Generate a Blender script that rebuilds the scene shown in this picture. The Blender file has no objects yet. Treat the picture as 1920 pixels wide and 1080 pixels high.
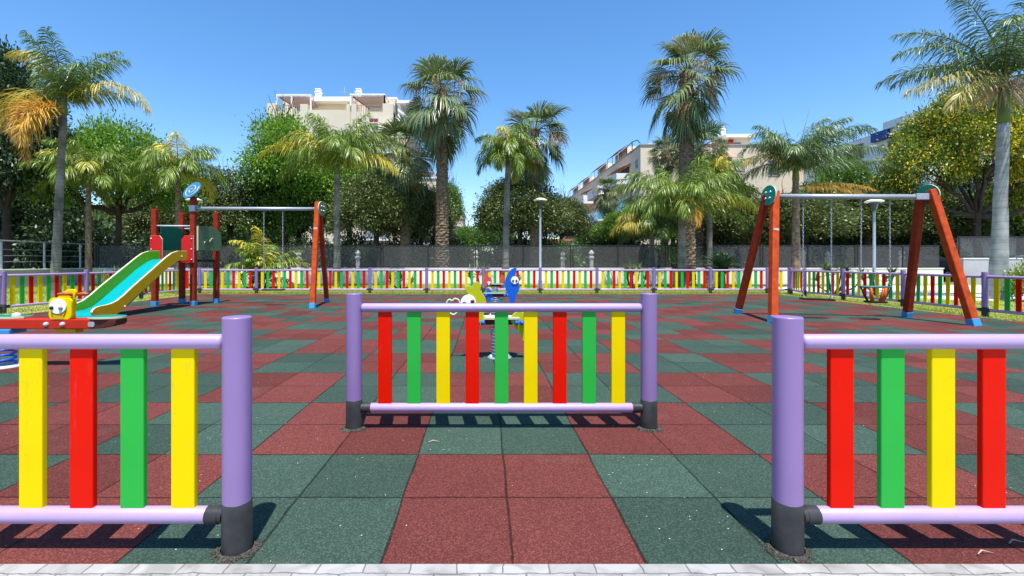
import bpy, math, random
import numpy as np
from mathutils import Vector, Matrix
R = math.radians
SC = bpy.context.scene
COL = SC.collection

# ------------------------------------------------------------------ camera, world, sun, exposure
CAMH = 1.135
cd = bpy.data.cameras.new("camera"); cam = bpy.data.objects.new("camera", cd); COL.objects.link(cam)
cam.location = (0, 0, CAMH); cam.rotation_euler = (R(90), 0, 0)
cd.sensor_width = 36; cd.lens = 36*872/1920; cd.shift_x = 52/1920; cd.shift_y = -50/1920
cd.clip_start = 0.05; cd.clip_end = 5000
SC.camera = cam
SUN = Vector((0.045, -0.325, 0.945)).normalized()
w = bpy.data.worlds.new("World"); SC.world = w; w.use_nodes = True
nt = w.node_tree; nt.nodes.clear()
sk = nt.nodes.new('ShaderNodeTexSky'); sk.sky_type = 'NISHITA'; sk.sun_disc = False
sk.sun_elevation = math.asin(SUN.z); sk.sun_rotation = math.atan2(SUN.x, SUN.y)
sk.altitude = 0; sk.air_density = 1.0; sk.dust_density = 0.35; sk.ozone_density = 3.0
bg = nt.nodes.new('ShaderNodeBackground'); bg.inputs[1].default_value = 0.12
wo = nt.nodes.new('ShaderNodeOutputWorld')
hs = nt.nodes.new('ShaderNodeHueSaturation'); hs.inputs['Saturation'].default_value = 1.24; hs.inputs['Value'].default_value = 1.30; hs.inputs['Hue'].default_value = .5
nt.links.new(sk.outputs[0], hs.inputs['Color']); nt.links.new(hs.outputs[0], bg.inputs[0]); nt.links.new(bg.outputs[0], wo.inputs[0])
sd = bpy.data.lights.new("sun", 'SUN'); sd.energy = 5.0; sd.angle = R(0.5); sd.color = (1, 0.955, 0.88)
so = bpy.data.objects.new("sun", sd); COL.objects.link(so)
so.rotation_euler = SUN.to_track_quat('Z', 'Y').to_euler(); so.location = (0, -5, 20)
SC.view_settings.view_transform = 'Standard'; SC.view_settings.look = 'None'
SC.view_settings.exposure = 0.6; SC.view_settings.gamma = 1

def P(px, py, Y):            # a point of the place at depth Y
    return ((px-908)/872*Y, Y, CAMH+(490-py)*Y/872)
def XX(px, Y): return (px-908)/872*Y
def ZZ(py, Y): return CAMH+(490-py)*Y/872

# ------------------------------------------------------------------ materials
def nodes(name):
    m = bpy.data.materials.new(name); m.use_nodes = True
    n = m.node_tree; b = n.nodes['Principled BSDF']
    return m, n, b
def mat(name, col, rough=.5, metal=0, var=.0, scale=8, bump=0, bscale=60, spec=.3, coat=0, wear=0):
    m, n, b = nodes(name)
    b.inputs['Roughness'].default_value = rough; b.inputs['Metallic'].default_value = metal
    b.inputs['Specular IOR Level'].default_value = spec
    if coat: b.inputs['Coat Weight'].default_value = coat; b.inputs['Coat Roughness'].default_value = .15
    tc = n.nodes.new('ShaderNodeTexCoord')
    if var:
        nz = n.nodes.new('ShaderNodeTexNoise'); nz.inputs['Scale'].default_value = scale; nz.inputs['Detail'].default_value = 6
        n.links.new(tc.outputs['Object'], nz.inputs['Vector'])
        r = n.nodes.new('ShaderNodeValToRGB')
        r.color_ramp.elements[0].position = .3; r.color_ramp.elements[1].position = .7
        r.color_ramp.elements[0].color = tuple(c*(1-var) for c in col)+(1,)
        r.color_ramp.elements[1].color = tuple(min(1, c*(1+var*.6)) for c in col)+(1,)
        n.links.new(nz.outputs[0], r.inputs[0]); n.links.new(r.outputs[0], b.inputs['Base Color'])
    else: b.inputs['Base Color'].default_value = tuple(col)+(1,)
    if wear:      # scuffs and dirt with a shape of their own
        mp = n.nodes.new('ShaderNodeMapping'); mp.inputs['Scale'].default_value = (26, 26, 7); n.links.new(tc.outputs['Object'], mp.inputs[0])
        oi = n.nodes.new('ShaderNodeObjectInfo'); n.links.new(oi.outputs['Location'], mp.inputs['Location'])
        nw = n.nodes.new('ShaderNodeTexNoise'); nw.inputs['Scale'].default_value = 1; nw.inputs['Detail'].default_value = 10; nw.inputs['Roughness'].default_value = .7; n.links.new(mp.outputs[0], nw.inputs['Vector'])
        rw = n.nodes.new('ShaderNodeValToRGB'); rw.color_ramp.elements[0].position = .60; rw.color_ramp.elements[1].position = .76
        rw.color_ramp.elements[1].color = (wear, wear, wear, 1); n.links.new(nw.outputs[0], rw.inputs[0])
        mw = n.nodes.new('ShaderNodeMix'); mw.data_type = 'RGBA'; n.links.new(rw.outputs[0], mw.inputs[0])
        src = b.inputs['Base Color'].links[0].from_socket if b.inputs['Base Color'].links else None
        if src: n.links.new(src, mw.inputs[6])
        else: mw.inputs[6].default_value = tuple(col)+(1,)
        mw.inputs[7].default_value = (.16, .13, .10, 1); n.links.new(mw.outputs[2], b.inputs['Base Color'])
        mr = n.nodes.new('ShaderNodeMapRange'); mr.inputs[3].default_value = rough*.8; mr.inputs[4].default_value = min(1, rough*1.5)
        n.links.new(nw.outputs[0], mr.inputs[0]); n.links.new(mr.outputs[0], b.inputs['Roughness'])
    if bump:
        nb = n.nodes.new('ShaderNodeTexNoise'); nb.inputs['Scale'].default_value = bscale; nb.inputs['Detail'].default_value = 4
        n.links.new(tc.outputs['Object'], nb.inputs['Vector'])
        bp = n.nodes.new('ShaderNodeBump'); bp.inputs['Strength'].default_value = bump; bp.inputs['Distance'].default_value = .02
        n.links.new(nb.outputs[0], bp.inputs['Height']); n.links.new(bp.outputs[0], b.inputs['Normal'])
    return m
def leafmat(name, c0, c1, c2=None, thr=.5, rough=.4, trans=.3, spec=.5, c3=None):
    """leaf colours vary per leaf (rnd) ; clumps whose 'clump' value passes thr take c2 (flowers, yellowed fronds)"""
    m, n, b = nodes(name)
    b.inputs['Roughness'].default_value = rough; b.inputs['Specular IOR Level'].default_value = spec
    a = n.nodes.new('ShaderNodeAttribute'); a.attribute_name = 'rnd'
    r = n.nodes.new('ShaderNodeValToRGB'); r.color_ramp.elements[0].color = c0+(1,); r.color_ramp.elements[1].color = c1+(1,)
    n.links.new(a.outputs['Fac'], r.inputs[0]); out = r.outputs[0]
    if c2:
        a2 = n.nodes.new('ShaderNodeAttribute'); a2.attribute_name = 'clump'
        r2 = n.nodes.new('ShaderNodeValToRGB')
        r2.color_ramp.elements[0].position = max(0, thr-.06); r2.color_ramp.elements[0].color = (0, 0, 0, 1)
        r2.color_ramp.elements[1].position = min(1, thr+.06); r2.color_ramp.elements[1].color = (1, 1, 1, 1)
        n.links.new(a2.outputs['Fac'], r2.inputs[0])
        mx = n.nodes.new('ShaderNodeMix'); mx.data_type = 'RGBA'
        n.links.new(r2.outputs[0], mx.inputs[0]); n.links.new(out, mx.inputs[6])
        if c3:
            r3 = n.nodes.new('ShaderNodeValToRGB'); r3.color_ramp.elements[0].color = c2+(1,); r3.color_ramp.elements[1].color = c3+(1,)
            n.links.new(a.outputs['Fac'], r3.inputs[0]); n.links.new(r3.outputs[0], mx.inputs[7])
        else: mx.inputs[7].default_value = c2+(1,)
        out = mx.outputs[2]
    n.links.new(out, b.inputs['Base Color'])
    t = n.nodes.new('ShaderNodeBsdfTranslucent'); n.links.new(out, t.inputs[0])
    ms = n.nodes.new('ShaderNodeMixShader'); ms.inputs[0].default_value = trans
    n.links.new(b.outputs[0], ms.inputs[1]); n.links.new(t.outputs[0], ms.inputs[2])
    n.links.new(ms.outputs[0], n.nodes['Material Output'].inputs[0])
    return m

M = {}
M['purple'] = mat('purple_paint', (.235, .142, .345), .40, var=.05, scale=5, spec=.8, coat=.15, wear=.45)
M['rail'] = mat('rail_lilac', (.37, .255, .47), .40, var=.05, scale=5, spec=.9, coat=.1, wear=.3)  # paler lilac than the posts
M['sleeve'] = mat('black_sleeve', (.035, .035, .038), .45, var=.45, scale=9, bump=.06, bscale=60)
M['red'] = mat('red_board', (.66, .007, .0), .35, var=.05, scale=4, spec=.1, wear=.25)
M['green'] = mat('green_board', (.025, .38, .05), .35, var=.05, scale=4, spec=.12, wear=.25)
M['yellow'] = mat('yellow_board', (.76, .56, .0), .35, var=.04, scale=4, spec=.08, wear=.3)
M['steel'] = mat('galvanised_steel', (.40, .43, .47), .42, .35, var=.12, scale=20)
M['bolt'] = mat('bolt_metal', (.75, .75, .78), .3, .6)
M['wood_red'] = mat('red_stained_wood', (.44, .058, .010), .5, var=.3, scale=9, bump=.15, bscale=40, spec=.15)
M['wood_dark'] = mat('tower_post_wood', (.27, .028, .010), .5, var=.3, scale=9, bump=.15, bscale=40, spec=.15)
M['bluefoot'] = mat('blue_foot', (.04, .26, .55), .4)
M['teal'] = mat('teal_board', (.0, .24, .17), .35, var=.06)
M['turq'] = mat('turquoise_chute', (.0, .30, .32), .3, var=.06)
M['lime'] = mat('lime_board', (.17, .42, .01), .4, var=.06)
M['ochre'] = mat('ochre_board', (.62, .37, .003), .4, var=.08)
M['cream'] = mat('cream_edge', (.55, .54, .36), .45)
M['dkgreen'] = mat('dark_green_panel', (.0, .085, .06), .4, var=.15)
M['olive'] = mat('olive_panel', (.09, .17, .09), .4, var=.15)
M['panelred'] = mat('red_panel', (.56, .006, .008), .35)
M['blue'] = mat('blue_board', (.005, .10, .52), .35)
M['skyblue'] = mat('sky_blue_disc', (.03, .17, .33), .5)
M['facewhite'] = mat('white_face_paint', (.86, .86, .88), .35)
M['rimteal'] = mat('dark_teal_rubber', (.03, .13, .13), .5)
M['springblue'] = mat('pale_blue_spring', (.16, .24, .42), .25, spec=1)
M['white'] = mat('white_plastic', (.56, .56, .60), .35)
M['black'] = mat('black_plastic', (.012, .012, .014), .4)
M['salmon'] = mat('salmon_board', (.56, .09, .04), .4)
M['acid'] = mat('acid_yellow_board', (.42, .43, .004), .4)
M['orange'] = mat('orange_plastic', (.56, .11, .008), .4)
M['brownrod'] = mat('brown_handle', (.42, .10, .03), .45)
M['darkred'] = mat('dark_red_bar', (.10, .008, .008), .45)
M['seesawred'] = mat('see_saw_red', (.48, .02, .005), .4, var=.12, scale=6)
M['seesawend'] = mat('see_saw_end', (.09, .015, .01), .45)
M['trunk_grey'] = mat('palm_trunk_grey', (.34, .32, .30), .8, var=.45, scale=3, bump=.6, bscale=14)
M['trunk_pale'] = None
M['trunk_brown'] = mat('palm_trunk_brown', (.21, .15, .10), .9, var=.6, scale=9, bump=1, bscale=20)
M['shaft'] = mat('palm_crownshaft', (.13, .17, .04), .5, var=.3, scale=3)
M['bark'] = mat('tree_bark', (.055, .04, .03), .9, var=.4, scale=5, bump=1, bscale=12)
M['cream_wall'] = mat('cream_wall_paint', (.80, .77, .69), .8, var=.10, scale=.8, bump=.1)
M['grey_wall'] = mat('grey_wall_tone', (.36, .36, .38), .8, var=.15, scale=.8, bump=.1)  # on the far right wall, tree shade is put into this grey
M['coping'] = mat('white_coping', (.74, .73, .70), .7, var=.12, scale=1.5)
M['blackmetal'] = mat('black_fence_metal', (.02, .02, .021), .5)
M['facade'] = mat('beige_render', (.70, .61, .46), .9, var=.06, scale=.35)
M['facade2'] = mat('sand_render', (.70, .58, .43), .9, var=.06, scale=.35)
M['fwhite'] = mat('white_render', (.80, .80, .78), .7, var=.05, scale=.5)
M['redawn'] = mat('red_awning', (.26, .02, .015), .7)
M['tanawn'] = mat('tan_awning', (.55, .27, .16), .8)
M['glass'] = mat('window_glass', (.05, .06, .075), .08, spec=.8)
M['blueglass'] = mat('blue_balcony_glass', (.12, .33, .45), .1, spec=.8)
M['frame'] = mat('window_frame', (.3, .28, .25), .5)
M['shutter'] = mat('maroon_shutter', (.22, .03, .04), .6)
M['bluebuild'] = mat('blue_cladding', (.015, .07, .28), .5)
M['carpaint'] = mat('white_car_paint', (.75, .76, .78), .2, coat=1)
M['cardark'] = mat('dark_car_paint', (.03, .04, .06), .2, coat=1)
M['tyre'] = mat('tyre_rubber', (.02, .02, .02), .8)
M['lampwhite'] = mat('lamp_shade_cream', (.80, .77, .70), .4)
M['asphalt'] = mat('asphalt', (.06, .06, .062), .9, var=.2, scale=3, bump=.3)
M['stone'] = mat('pale_stone', (.30, .28, .25), .8, var=.2)
M['hill'] = mat('hill_scrub', (.10, .14, .11), 1, var=.3, scale=.01)
M['terra'] = mat('terracotta_roof', (.5, .16, .08), .8, var=.15)
M['crumb'] = mat('rubber_crumb', (.085, .078, .062), .95, var=.9, scale=120, bump=.7, bscale=160)
M['seed'] = leafmat('palm_seed_stalks', (.40, .27, .14), (.62, .47, .28), rough=.8, trans=.15)
M['petiole'] = mat('palm_leaf_stalk', (.14, .17, .05), .5)

def m_rubber():
    m, n, b = nodes('rubber_tiles'); L = n.links
    b.inputs['Roughness'].default_value = .95; b.inputs['Specular IOR Level'].default_value = .12
    tc = n.nodes.new('ShaderNodeTexCoord'); sx = n.nodes.new('ShaderNodeSeparateXYZ'); L.new(tc.outputs['Object'], sx.inputs[0])
    def mth(op, a, c=None, d=None):
        q = n.nodes.new('ShaderNodeMath'); q.operation = op
        for i, v in enumerate((a, c, d)):
            if v is None: continue
            if isinstance(v, (int, float)): q.inputs[i].default_value = v
            else: L.new(v, q.inputs[i])
        return q.outputs[0]
    u = mth('ADD', sx.outputs[0], 100.39); v = mth('ADD', sx.outputs[1], 100-1.743+.008)
    def noise(scale, detail=3, vec=None):
        q = n.nodes.new('ShaderNodeTexNoise'); q.inputs['Scale'].default_value = scale; q.inputs['Detail'].default_value = detail
        L.new(vec or tc.outputs['Object'], q.inputs['Vector']); return q.outputs[0]
    wob = mth('MULTIPLY', mth('SUBTRACT', noise(1.7, 6), .5), .035)
    u = mth('ADD', u, wob); wob2 = mth('MULTIPLY', mth('SUBTRACT', noise(2.3, 6), .5), .03); v = mth('ADD', v, wob2)
    fu = mth('FLOOR', u); fv = mth('FLOOR', v)
    chk = mth('MODULO', mth('ADD', fu, fv), 2)         # 0 = red block, 1 = green block
    # a few single tiles are laid in the other colour, as in the photograph
    tu = mth('FLOOR', mth('MULTIPLY', u, 2)); tv = mth('FLOOR', mth('MULTIPLY', v, 2))
    cx = n.nodes.new('ShaderNodeCombineXYZ'); L.new(tu, cx.inputs[0]); L.new(tv, cx.inputs[1])
    wn = n.nodes.new('ShaderNodeTexWhiteNoise'); L.new(cx.outputs[0], wn.inputs['Vector'])
    far = mth('GREATER_THAN', v, 104.5)
    flip = mth('MULTIPLY', mth('GREATER_THAN', wn.outputs[0], .86), far)
    cc = mth('ABSOLUTE', mth('SUBTRACT', chk, flip))
    mx = n.nodes.new('ShaderNodeMix'); mx.data_type = 'RGBA'; L.new(cc, mx.inputs[0])
    mx.inputs[6].default_value = (.122, .034, .029, 1); mx.inputs[7].default_value = (.040, .071, .054, 1)
    # per tile shade
    tint = mth('ADD', mth('MULTIPLY', wn.outputs[0], .36), .82)
    # worn/dusty patches
    dust = mth('ADD', mth('MULTIPLY', noise(.9, 8), .5), .75)
    # granules
    vo = n.nodes.new('ShaderNodeTexVoronoi'); vo.inputs['Scale'].default_value = 210; L.new(tc.outputs['Object'], vo.inputs['Vector'])
    sp = n.nodes.new('ShaderNodeSeparateColor'); L.new(vo.outputs['Color'], sp.inputs[0])
    gr = mth('ADD', mth('MULTIPLY', mth('POWER', sp.outputs[0], 2.2), .95), .64)
    sh = mth('MULTIPLY', mth('MULTIPLY', tint, dust), gr)
    # seams every half metre, broken up by noise
    def seam(c):
        f = mth('FRACT', mth('MULTIPLY', c, 2)); d = mth('MINIMUM', f, mth('SUBTRACT', 1, f))
        return mth('LESS_THAN', d, mth('MULTIPLY', noise(6, 4), .022))
    se = mth('MAXIMUM', seam(u), seam(v))
    sh = mth('MULTIPLY', sh, mth('SUBTRACT', 1, mth('MULTIPLY', se, .62)))
    ml = n.nodes.new('ShaderNodeMix'); ml.data_type = 'RGBA'; ml.blend_type = 'MULTIPLY'; ml.inputs[0].default_value = 1
    cb = n.nodes.new('ShaderNodeCombineColor'); [L.new(sh, cb.inputs[i]) for i in range(3)]
    L.new(mx.outputs[2], ml.inputs[6]); L.new(cb.outputs[0], ml.inputs[7])
    # pale specks of grit
    v2 = n.nodes.new('ShaderNodeTexVoronoi'); v2.inputs['Scale'].default_value = 42; L.new(tc.outputs['Object'], v2.inputs['Vector'])
    s2 = n.nodes.new('ShaderNodeSeparateColor'); L.new(v2.outputs['Color'], s2.inputs[0])
    spk = mth('MULTIPLY', mth('LESS_THAN', v2.outputs['Distance'], .12), mth('GREATER_THAN', s2.outputs[1], .95))
    spk = mth('MULTIPLY', spk, mth('GREATER_THAN', noise(1.3, 5), .47))
    # stains: pale scuffs
    scf = n.nodes.new('ShaderNodeValToRGB'); scf.color_ramp.elements[0].position = .60; scf.color_ramp.elements[1].position = .80
    L.new(noise(2.1, 9), scf.inputs[0])
    m3 = n.nodes.new('ShaderNodeMix'); m3.data_type = 'RGBA'; L.new(mth('MULTIPLY', scf.outputs[0], .22), m3.inputs[0])
    L.new(ml.outputs[2], m3.inputs[6]); m3.inputs[7].default_value = (.17, .14, .11, 1)
    m4 = n.nodes.new('ShaderNodeMix'); m4.data_type = 'RGBA'; L.new(spk, m4.inputs[0])
    L.new(m3.outputs[2], m4.inputs[6]); m4.inputs[7].default_value = (.55, .53, .46, 1)
    L.new(m4.outputs[2], b.inputs['Base Color'])
    h = mth('SUBTRACT', mth('MULTIPLY', sp.outputs[0], .3), mth('MULTIPLY', se, 1.5))
    bp = n.nodes.new('ShaderNodeBump'); bp.inputs['Strength'].default_value = .55; bp.inputs['Distance'].default_value = .004
    L.new(h, bp.inputs['Height']); L.new(bp.outputs[0], b.inputs['Normal'])
    return m
M['awncloth'] = mat('pale_awning_cloth', (.55, .42, .40), .8)
M['rubber'] = m_rubber()
def m_ringed(name, c0, c1, freq, strength):
    m, n, b = nodes(name); L = n.links; b.inputs['Roughness'].default_value = .75; b.inputs['Specular IOR Level'].default_value = .2
    tc = n.nodes.new('ShaderNodeTexCoord'); wv = n.nodes.new('ShaderNodeTexWave'); wv.wave_type = 'BANDS'; wv.bands_direction = 'Z'; wv.wave_profile = 'SAW'
    wv.inputs['Scale'].default_value = freq; wv.inputs['Distortion'].default_value = 2.2; wv.inputs['Detail'].default_value = 3; wv.inputs['Detail Scale'].default_value = 1.2
    L.new(tc.outputs['Object'], wv.inputs['Vector'])
    nz = n.nodes.new('ShaderNodeTexNoise'); nz.inputs['Scale'].default_value = 2.4; nz.inputs['Detail'].default_value = 9; L.new(tc.outputs['Object'], nz.inputs['Vector'])
    r1 = n.nodes.new('ShaderNodeValToRGB'); r1.color_ramp.elements[0].position = .35; r1.color_ramp.elements[1].position = .65
    r1.color_ramp.elements[0].color = c0+(1,); r1.color_ramp.elements[1].color = c1+(1,); L.new(nz.outputs[0], r1.inputs[0])
    r2 = n.nodes.new('ShaderNodeValToRGB'); r2.color_ramp.elements[0].color = (.35, .33, .3, 1); r2.color_ramp.elements[1].position = .16; r2.color_ramp.elements[1].color = (1, 1, 1, 1); L.new(wv.outputs[1], r2.inputs[0])
    ml = n.nodes.new('ShaderNodeMix'); ml.data_type = 'RGBA'; ml.blend_type = 'MULTIPLY'; ml.inputs[0].default_value = strength
    L.new(r1.outputs[0], ml.inputs[6]); L.new(r2.outputs[0], ml.inputs[7]); L.new(ml.outputs[2], b.inputs['Base Color'])
    bp = n.nodes.new('ShaderNodeBump'); bp.inputs['Strength'].default_value = .6; bp.inputs['Distance'].default_value = .02; L.new(wv.outputs[1], bp.inputs['Height']); L.new(bp.outputs[0], b.inputs['Normal'])
    return m
M['trunk_grey'] = m_ringed('palm_trunk_grey', (.10, .095, .085), (.27, .255, .24), 2.6, .8)
M['trunk_pale'] = m_ringed('palm_trunk_pale', (.22, .23, .24), (.40, .41, .42), 1.5, .55)

def m_paving():
    m, n, b = nodes('stamped_concrete'); L = n.links
    b.inputs['Roughness'].default_value = .7
    tc = n.nodes.new('ShaderNodeTexCoord'); mp = n.nodes.new('ShaderNodeMapping'); mp.inputs['Rotation'].default_value = (0, 0, 0)
    L.new(tc.outputs['Object'], mp.inputs[0])
    br = n.nodes.new('ShaderNodeTexBrick'); br.inputs['Scale'].default_value = 1; br.inputs['Brick Width'].default_value = .17
    br.inputs['Row Height'].default_value = .085; br.inputs['Mortar Size'].default_value = .003; br.offset = .5
    br.inputs['Color1'].default_value = (.37, .365, .35, 1); br.inputs['Color2'].default_value = (.31, .30, .29, 1); br.inputs['Mortar'].default_value = (.15, .14, .13, 1)
    nz = n.nodes.new('ShaderNodeTexNoise'); nz.inputs['Scale'].default_value = 7; nz.inputs['Detail'].default_value = 8; nz.inputs['Distortion'].default_value = 1.2
    L.new(tc.outputs['Object'], nz.inputs['Vector'])
    vd = n.nodes.new('ShaderNodeVectorMath'); vd.operation = 'MULTIPLY_ADD'; vd.inputs[1].default_value = (.03, .03, 0)
    L.new(nz.outputs[1], vd.inputs[0]); L.new(mp.outputs[0], vd.inputs[2]); L.new(vd.outputs[0], br.inputs['Vector'])
    r = n.nodes.new('ShaderNodeValToRGB'); r.color_ramp.elements[0].position = .33; r.color_ramp.elements[0].color = (.42, .41, .39, 1)
    r.color_ramp.elements[1].position = .56; r.color_ramp.elements[1].color = (1, 1, 1, 1)
    L.new(nz.outputs[0], r.inputs[0])
    ml = n.nodes.new('ShaderNodeMix'); ml.data_type = 'RGBA'; ml.blend_type = 'MULTIPLY'; ml.inputs[0].default_value = .55
    L.new(br.outputs[0], ml.inputs[6]); L.new(r.outputs[0], ml.inputs[7]); L.new(ml.outputs[2], b.inputs['Base Color'])
    bp = n.nodes.new('ShaderNodeBump'); bp.inputs['Strength'].default_value = .5; bp.inputs['Distance'].default_value = .01
    L.new(br.outputs['Fac'], bp.inputs['Height']); bp.invert = True; L.new(bp.outputs[0], b.inputs['Normal'])
    return m
M['paving'] = m_paving()

def m_mesh():
    m, n, b = nodes('fence_mesh'); L = n.links
    b.inputs['Base Color'].default_value = (.10, .10, .10, 1); b.inputs['Roughness'].default_value = .5
    tr = n.nodes.new('ShaderNodeBsdfTransparent'); ms = n.nodes.new('ShaderNodeMixShader'); ms.inputs[0].default_value = .32
    L.new(tr.outputs[0], ms.inputs[1]); L.new(b.outputs[0], ms.inputs[2]); L.new(ms.outputs[0], n.nodes['Material Output'].inputs[0])
    return m
M['mesh'] = m_mesh()

def m_lawn():
    m, n, b = nodes('lawn_soil'); L = n.links
    tc = n.nodes.new('ShaderNodeTexCoord'); nz = n.nodes.new('ShaderNodeTexNoise'); nz.inputs['Scale'].default_value = 1.6; nz.inputs['Detail'].default_value = 10
    L.new(tc.outputs['Object'], nz.inputs['Vector']); r = n.nodes.new('ShaderNodeValToRGB')
    r.color_ramp.elements[0].position = .35; r.color_ramp.elements[0].color = (.26, .22, .09, 1)
    r.color_ramp.elements[1].position = .6; r.color_ramp.elements[1].color = (.27, .34, .06, 1)
    L.new(nz.outputs[0], r.inputs[0]); L.new(r.outputs[0], b.inputs['Base Color']); b.inputs['Roughness'].default_value = 1
    return m
M['lawn'] = m_lawn()
M['grass'] = leafmat('grass_blades', (.16, .24, .02), (.48, .52, .09), rough=.6, trans=.35)
M['lf_dark'] = leafmat('leaf_dark', (.012, .035, .012), (.075, .125, .04), trans=.2, rough=.45)
M['lf_bright'] = leafmat('leaf_bright', (.05, .15, .012), (.28, .48, .04), trans=.35)
M['lf_mid'] = leafmat('leaf_mid', (.025, .09, .012), (.20, .36, .045), trans=.3)
M['lf_ficus'] = leafmat('leaf_ficus', (.022, .042, .010), (.20, .25, .065), trans=.15, rough=.45, spec=.4)
M['lf_flower'] = leafmat('leaf_flowering', (.03, .085, .010), (.24, .34, .03), (.62, .50, .015), .76, trans=.3, c3=(.80, .60, .03))
M['lf_lime'] = leafmat('leaf_lime', (.12, .22, .02), (.32, .42, .04), trans=.35)
M['pf_yellow'] = leafmat('frond_yellow_green', (.045, .10, .010), (.33, .45, .045), (.60, .52, .06), .87, trans=.2)
M['pf_green'] = leafmat('frond_green', (.03, .09, .015), (.26, .38, .08), (.50, .42, .07), .90, trans=.2, rough=.4)
M['pf_orange'] = leafmat('frond_orange', (.52, .22, .02), (.85, .62, .12), trans=.25)
M['pf_blue'] = leafmat('frond_deep_green', (.03, .08, .02), (.24, .34, .11), (.40, .33, .09), .92, trans=.15, rough=.42)
M['fan'] = leafmat('fan_leaf', (.025, .07, .015), (.28, .35, .13), (.40, .38, .18), .93, trans=.15, rough=.38)
M['fan_dry'] = leafmat('fan_leaf_dry', (.26, .17, .08), (.46, .34, .19), rough=.8, trans=.1)
M['cycad'] = leafmat('cycad_leaf', (.01, .045, .02), (.03, .10, .035), trans=.15, rough=.3)
M['aloe'] = leafmat('sword_leaf', (.05, .09, .03), (.18, .24, .07), trans=.2, rough=.35)

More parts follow.
